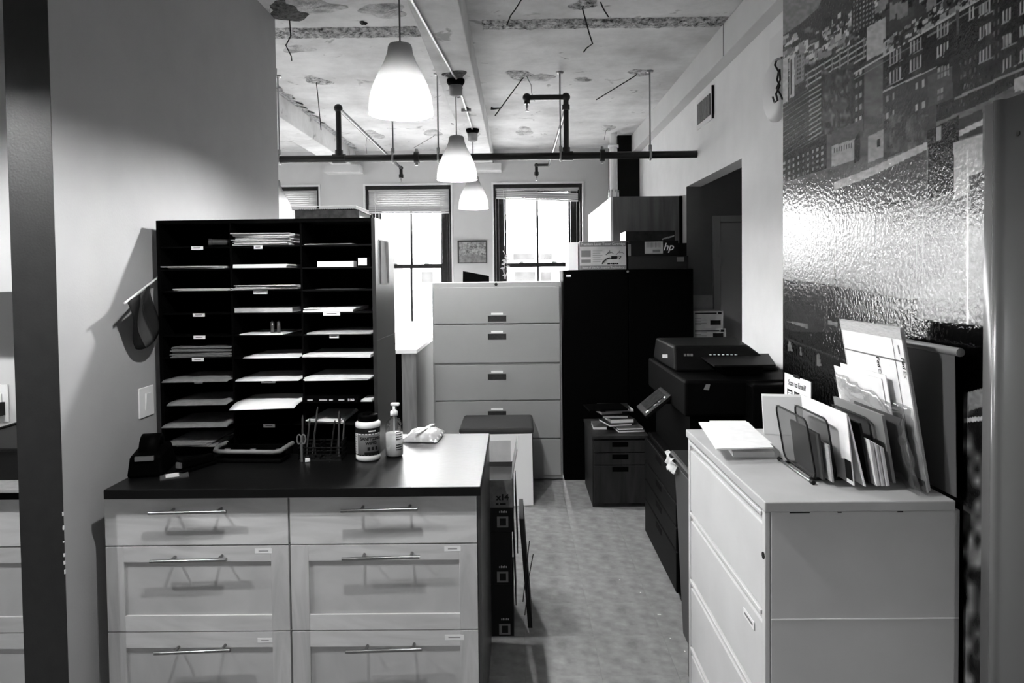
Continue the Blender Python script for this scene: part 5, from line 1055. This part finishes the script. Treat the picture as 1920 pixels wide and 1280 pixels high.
# sprinkler main
YP = 5.4; zP = aY(915, 294, YP).z; rP = .028
sm = thing('sprinkler_main', 'black sprinkler main pipe crossing the room under the ceiling', 'pipe', (0, YP, zP))
MB().tube([(-4.4, YP, zP), (XW - .002, YP, zP)], rP, 16).build('pipe', PIPE, sm)
for px in (781, 1129):
    c = aY(px, 294, YP); MB().tube([(c.x - .018, YP, zP), (c.x + .018, YP, zP)], .047, 14).build('coupling', PIPE, sm); MB().tube([(c.x, YP, zP + .047), (c.x, YP, zP + .068)], .012, 8).tube([(c.x, YP, zP - .06), (c.x, YP, zP - .045)], .012, 8).build('coupling_bolt', STEEL, sm)
for px, off in ((524, 0), (737, 0), (822, 0), (1051, .0), (1219, 0)):
    c = aY(px, 294, YP); h = MB().tube([(c.x, YP, zP + .07), (c.x, YP, CZ - .012)], .0065, 8).build('hanger_rod', STEEL, sm)
    MB().tube([(c.x, YP + .036 * math.sin(a), zP + .036 * math.cos(a)) for a in [i * math.pi / 8 for i in range(17)]], .009, 6).box(c.x - .012, c.x + .012, YP - .012, YP + .012, zP + .034, zP + .075).build('clevis', STEEL, h); MB().lathe([(0, -.012), (.025, -.012), (.03, 0), (0, 0)], (c.x, YP, CZ), 12).build('anchor', STEEL, h)
def elbow(c, m=PIPE, r=.034, parent=None): return MB().lathe([(r * math.sin(a), -r * math.cos(a)) for a in [i * math.pi / 8 for i in range(9)]], c, 14).build('elbow', m, parent)
def head(c, parent): x, y, z = c; return MB().tube([(x, y, z), (x, y, z - .03)], .010, 8).tube([(x, y, z - .03), (x, y, z - .05)], .004, 6).lathe([(0, -.05), (.017, -.05), (.017, -.053), (0, -.053)], c, 12).build('sprinkler_head', STEEL, parent)
def tee(c, parent): x, y, z = c; return MB().tube([(x - .05, y, z), (x + .05, y, z)], rP + .008, 14).tube([(x, y, z), (x, y, z + .065)], .03, 12).build('tee', PIPE, parent)
# left branch: riser, long arm to the back, drop
c = aY(636, 294, YP); zt1 = aY(636, 203, YP).z; br1 = MB().tube([(c.x, YP, zP + .06), (c.x, YP, zt1)], .021, 12).build('riser', PIPE, sm); tee((c.x, YP, zP), sm); elbow((c.x, YP, zt1), parent=sm)
MB().tube([(c.x, YP, zt1), (c.x, 8.3, zt1 - .02)], .0155, 10).build('branch_arm', PIPE, sm); zd = aY(752, 341, 8.3).z
elbow((c.x, 8.3, zt1 - .02), r=.026, parent=sm); d_ = MB().tube([(c.x, 8.3, zt1 - .02), (c.x, 8.3, zd + .05)], .019, 10).tube([(c.x, 8.3, zd + .05), (c.x, 8.3, zd + .09)], .027, 10).build('drop', PIPE, sm); head((c.x, 8.3, zd + .05), sm)
# right branch
c = aY(1062, 294, YP); zt2 = aY(1062, 182, YP).z; MB().tube([(c.x, YP, zP + .06), (c.x, YP, zt2)], .021, 12).build('riser', PIPE, sm); tee((c.x, YP, zP), sm); elbow((c.x, YP, zt2), parent=sm)
MB().tube([(c.x, YP, zt2 - .06), (c.x, YP, zt2 - .10)], .03, 12).build('fitting', PIPE, sm)
xl = aY(988, 182, YP).x; MB().tube([(c.x, YP, zt2), (xl, YP, zt2)], .021, 12).build('branch_arm', PIPE, sm); elbow((xl, YP, zt2), parent=sm); MB().tube([(xl, YP, zt2), (xl, YP, zt2 - .05)], .022, 10).build('drop', PIPE, sm); head((xl, YP, zt2 - .05), sm)
MB().tube([(c.x - .005, YP, zt2 - .1), (c.x, 8.3, zt2 - .07)], .014, 10).build('branch_arm', PIPE, sm); xr = aY(1006, 320, 8.3).x; MB().tube([(c.x, 8.3, zt2 - .07), (xr, 8.3, zt2 - .07)], .02, 10).build('branch_arm', PIPE, sm); elbow((xr, 8.3, zt2 - .07), r=.026, parent=sm)
MB().tube([(xr, 8.3, zt2 - .07), (xr, 8.3, zd + .05)], .02, 10).tube([(xr, 8.3, zd + .06), (xr, 8.3, zd + .10)], .027, 10).build('drop', PIPE, sm); head((xr, 8.3, zd + .05), sm)
# wires left hanging from the slab
def wire(pts, label, r=.004, m=PIPE, Yo=None, stub=None):
    p0 = aZ(pts[0][0], pts[0][1], CZ - .001); Y = p0.y; P = [p0] + [aY(x, y, Y + .0 * i) for i, (x, y) in enumerate(pts[1:])]
    o = MB().tube(P, r, 6); 
    if stub: q = aY(stub[0], stub[1], Y); o.tube([(q.x - .04, Y, q.z), (q.x - .02, Y, q.z - .003), (q.x + .03, Y, q.z)], .012, 8, .006)
    o = o.build('hanging_wire', m); tag(o, label, 'wire', 'wires hanging from the ceiling')
wire([(981, -6), (966, 18), (957, 30), (950, 48)], 'wavy black wire hanging just in front of the chipped ceiling strip by the beam')
wire([(1095, 8), (1092, 16), (1104, 60), (1111, 82), (1100, 90), (1094, 98)], 'long kinked wire with a curled end hanging past the chipped ceiling strip')
wire([(1126, 4), (1131, 16), (1141, 32)], 'short straight wire beside the long kinked one')
wire([(983, 143), (976, 152), (928, 217)], 'stiff bent rod with a dark clamp poking from a broken ceiling patch', .005, stub=(930, 203))
wire([(986, 140), (996, 160), (997, 175), (1003, 190)], 'thin wavy wire beside the stiff clamped rod', .0025)
wire([(1196, 137), (1190, 143), (1118, 187)], 'straight stiff rod slanting from a broken patch near the right beam')
wire([(543, 38), (545, 68), (536, 85), (546, 105), (547, 114)], 'wavy wire dangling below the dark hole in the ceiling'); wire([(593, 152), (598, 200), (602, 244)], 'straight wire dangling in the left ceiling bay')
wire([(818, 250), (812, 256), (776, 277)], 'faint bent wire near the beam in front of the back wall', .003, GREYP); wire([(1142, 240), (1136, 245), (1133, 262)], 'faint short wire above the back corner', .003, GREYP); wire([(688, 258), (686, 272), (688, 288)], 'faint wire hanging behind the sprinkler arm', .003, GREYP)
# ---- right wall fittings
vg = thing('vent_grille', 'white framed air vent with dark louvres high on the right wall', 'vent', aX(1323, 203, XW))
p, q = aX(1309, 190, XW), aX(1338, 163, XW); z1, z0 = p.z, aX(1309, 245, XW).z; zz1 = (z1 + q.z) / 2
MB().box(XW - .012, XW, q.y, p.y, z0, zz1).build('frame', WHITEC, vg); dp = .035
MB().box(XW - .0135, XW - .012, q.y + dp, p.y - dp, z0 + dp, zz1 - dp).build('opening', DGREY, vg)
n = 9
for i in range(n): y = q.y + dp + (p.y - q.y - 2 * dp) * (i + .5) / n; MB().box(XW - .022, XW - .0136, y - .006, y + .002, z0 + dp, zz1 - dp).build('louvre', mat('louvre_grey', .4, .5, .3), vg)
MB().box(XW - .016, XW - .0005, q.y - .012, q.y - .002, z0, zz1 + .01).build('dark_edge', INK, vg)
ap = thing('wall_speaker', 'white oval wall fixture with black cables beside the mural edge', 'fixture', aX(1456, 165, XW))
p = aX(1456, 172, XW); ov = []; bb = MB()
for k, (s, dx) in enumerate(((1.0, 0), (1.0, -.02), (.8, -.04), (.01, -.045))):
    ov += [(XW - .001 + dx, p.y + .16 * s * math.cos(a) - .03, p.z + .165 * s * math.sin(a)) for a in [j * math.pi / 16 for j in range(32)]]
bb.add(ov, [(k * 32 + j, (k + 1) * 32 + j, (k + 1) * 32 + (j + 1) % 32, k * 32 + (j + 1) % 32) for k in range(3) for j in range(32)], True).build('shell', WHITEC, ap)
MB().box(XW - .008, XW, p.y - .14, p.y + .08, p.z + .08, p.z + .30).build('backplate', WHITEC, ap)
P = [aX(x, y, XW - .055) for x, y in ((1466, 108), (1456, 112), (1453, 122), (1460, 134), (1457, 150), (1462, 160), (1455, 176), (1458, 188), (1452, 192), (1449, 182))]; MB().tube(P, .0055, 6).build('cable', PIPE, ap)
P = [aX(x, y, XW - .05) for x, y in ((1462, 130), (1463, 150), (1456, 165), (1464, 178), (1467, 186))]; MB().tube(P, .005, 6).build('cable', PIPE, ap)
# plaster patch where the main enters the wall
# ---- picture and plant on the back wall
pc = thing('framed_picture', 'small framed landscape picture on the back wall between the windows', 'picture', aY(885, 472, YB))
p, q = aY(858, 451, YB), aY(913, 493, YB); MB().box(p.x, q.x, YB - .025, YB - .001, q.z, p.z).build('frame', mat('dark_frame', .05, .5, .2), pc)
MB().box(p.x + .02, q.x - .01, YB - .0265, YB - .0252, q.z + .01, p.z - .02).build('print', rough_mat('painted_foliage', .10, .5, 22), pc)
MB().add([(p.x + .02, YB - .0275, q.z + .09), (p.x + .02, YB - .0275, q.z + .01), (q.x - .01, YB - .0275, q.z + .01), (q.x - .01, YB - .0275, q.z + .08), ((p.x + q.x) / 2, YB - .0275, q.z + .12)], [(0, 1, 2, 3, 4)]).build('field', rough_mat('painted_field', .16, .34, 14), pc)
pt = thing('window_plant', 'thin pale climbing plant on the sash of the window behind the black cabinet', 'plant', aY(950, 524, YB + .1))
sp = [[(945, 523), (947, 505), (944, 490), (950, 482), (943, 470)], [(947, 523), (952, 505), (950, 492), (953, 486)], [(948, 523), (944, 510), (942, 500)]]
for s in sp: MB().tube([aY(x, y, YB + .12) for x, y in s], .004, 5).build('stem', mat('pale_leaf', .5, .5, .3), pt)
for (x, y) in ((950, 482), (945, 488), (953, 487), (944, 495), (948, 491), (946, 516), (952, 500), (942, 503)):
    c = aY(x, y, YB + .11); MB().add([(c.x - .03, c.y, c.z), (c.x, c.y - .02, c.z - .014), (c.x + .03, c.y, c.z + .008), (c.x, c.y + .005, c.z + .02)], [(0, 1, 2, 3)]).build('leaf', mat('pale_leaf', .5), pt)
po = MB().lathe([(0, 0), (.05, 0), (.065, .11), (.06, .11), (.0, .10)], (aY(947, 523, YB + .12).x, YB + .12, WZ0), 14).build('pot', DGREY, pt)
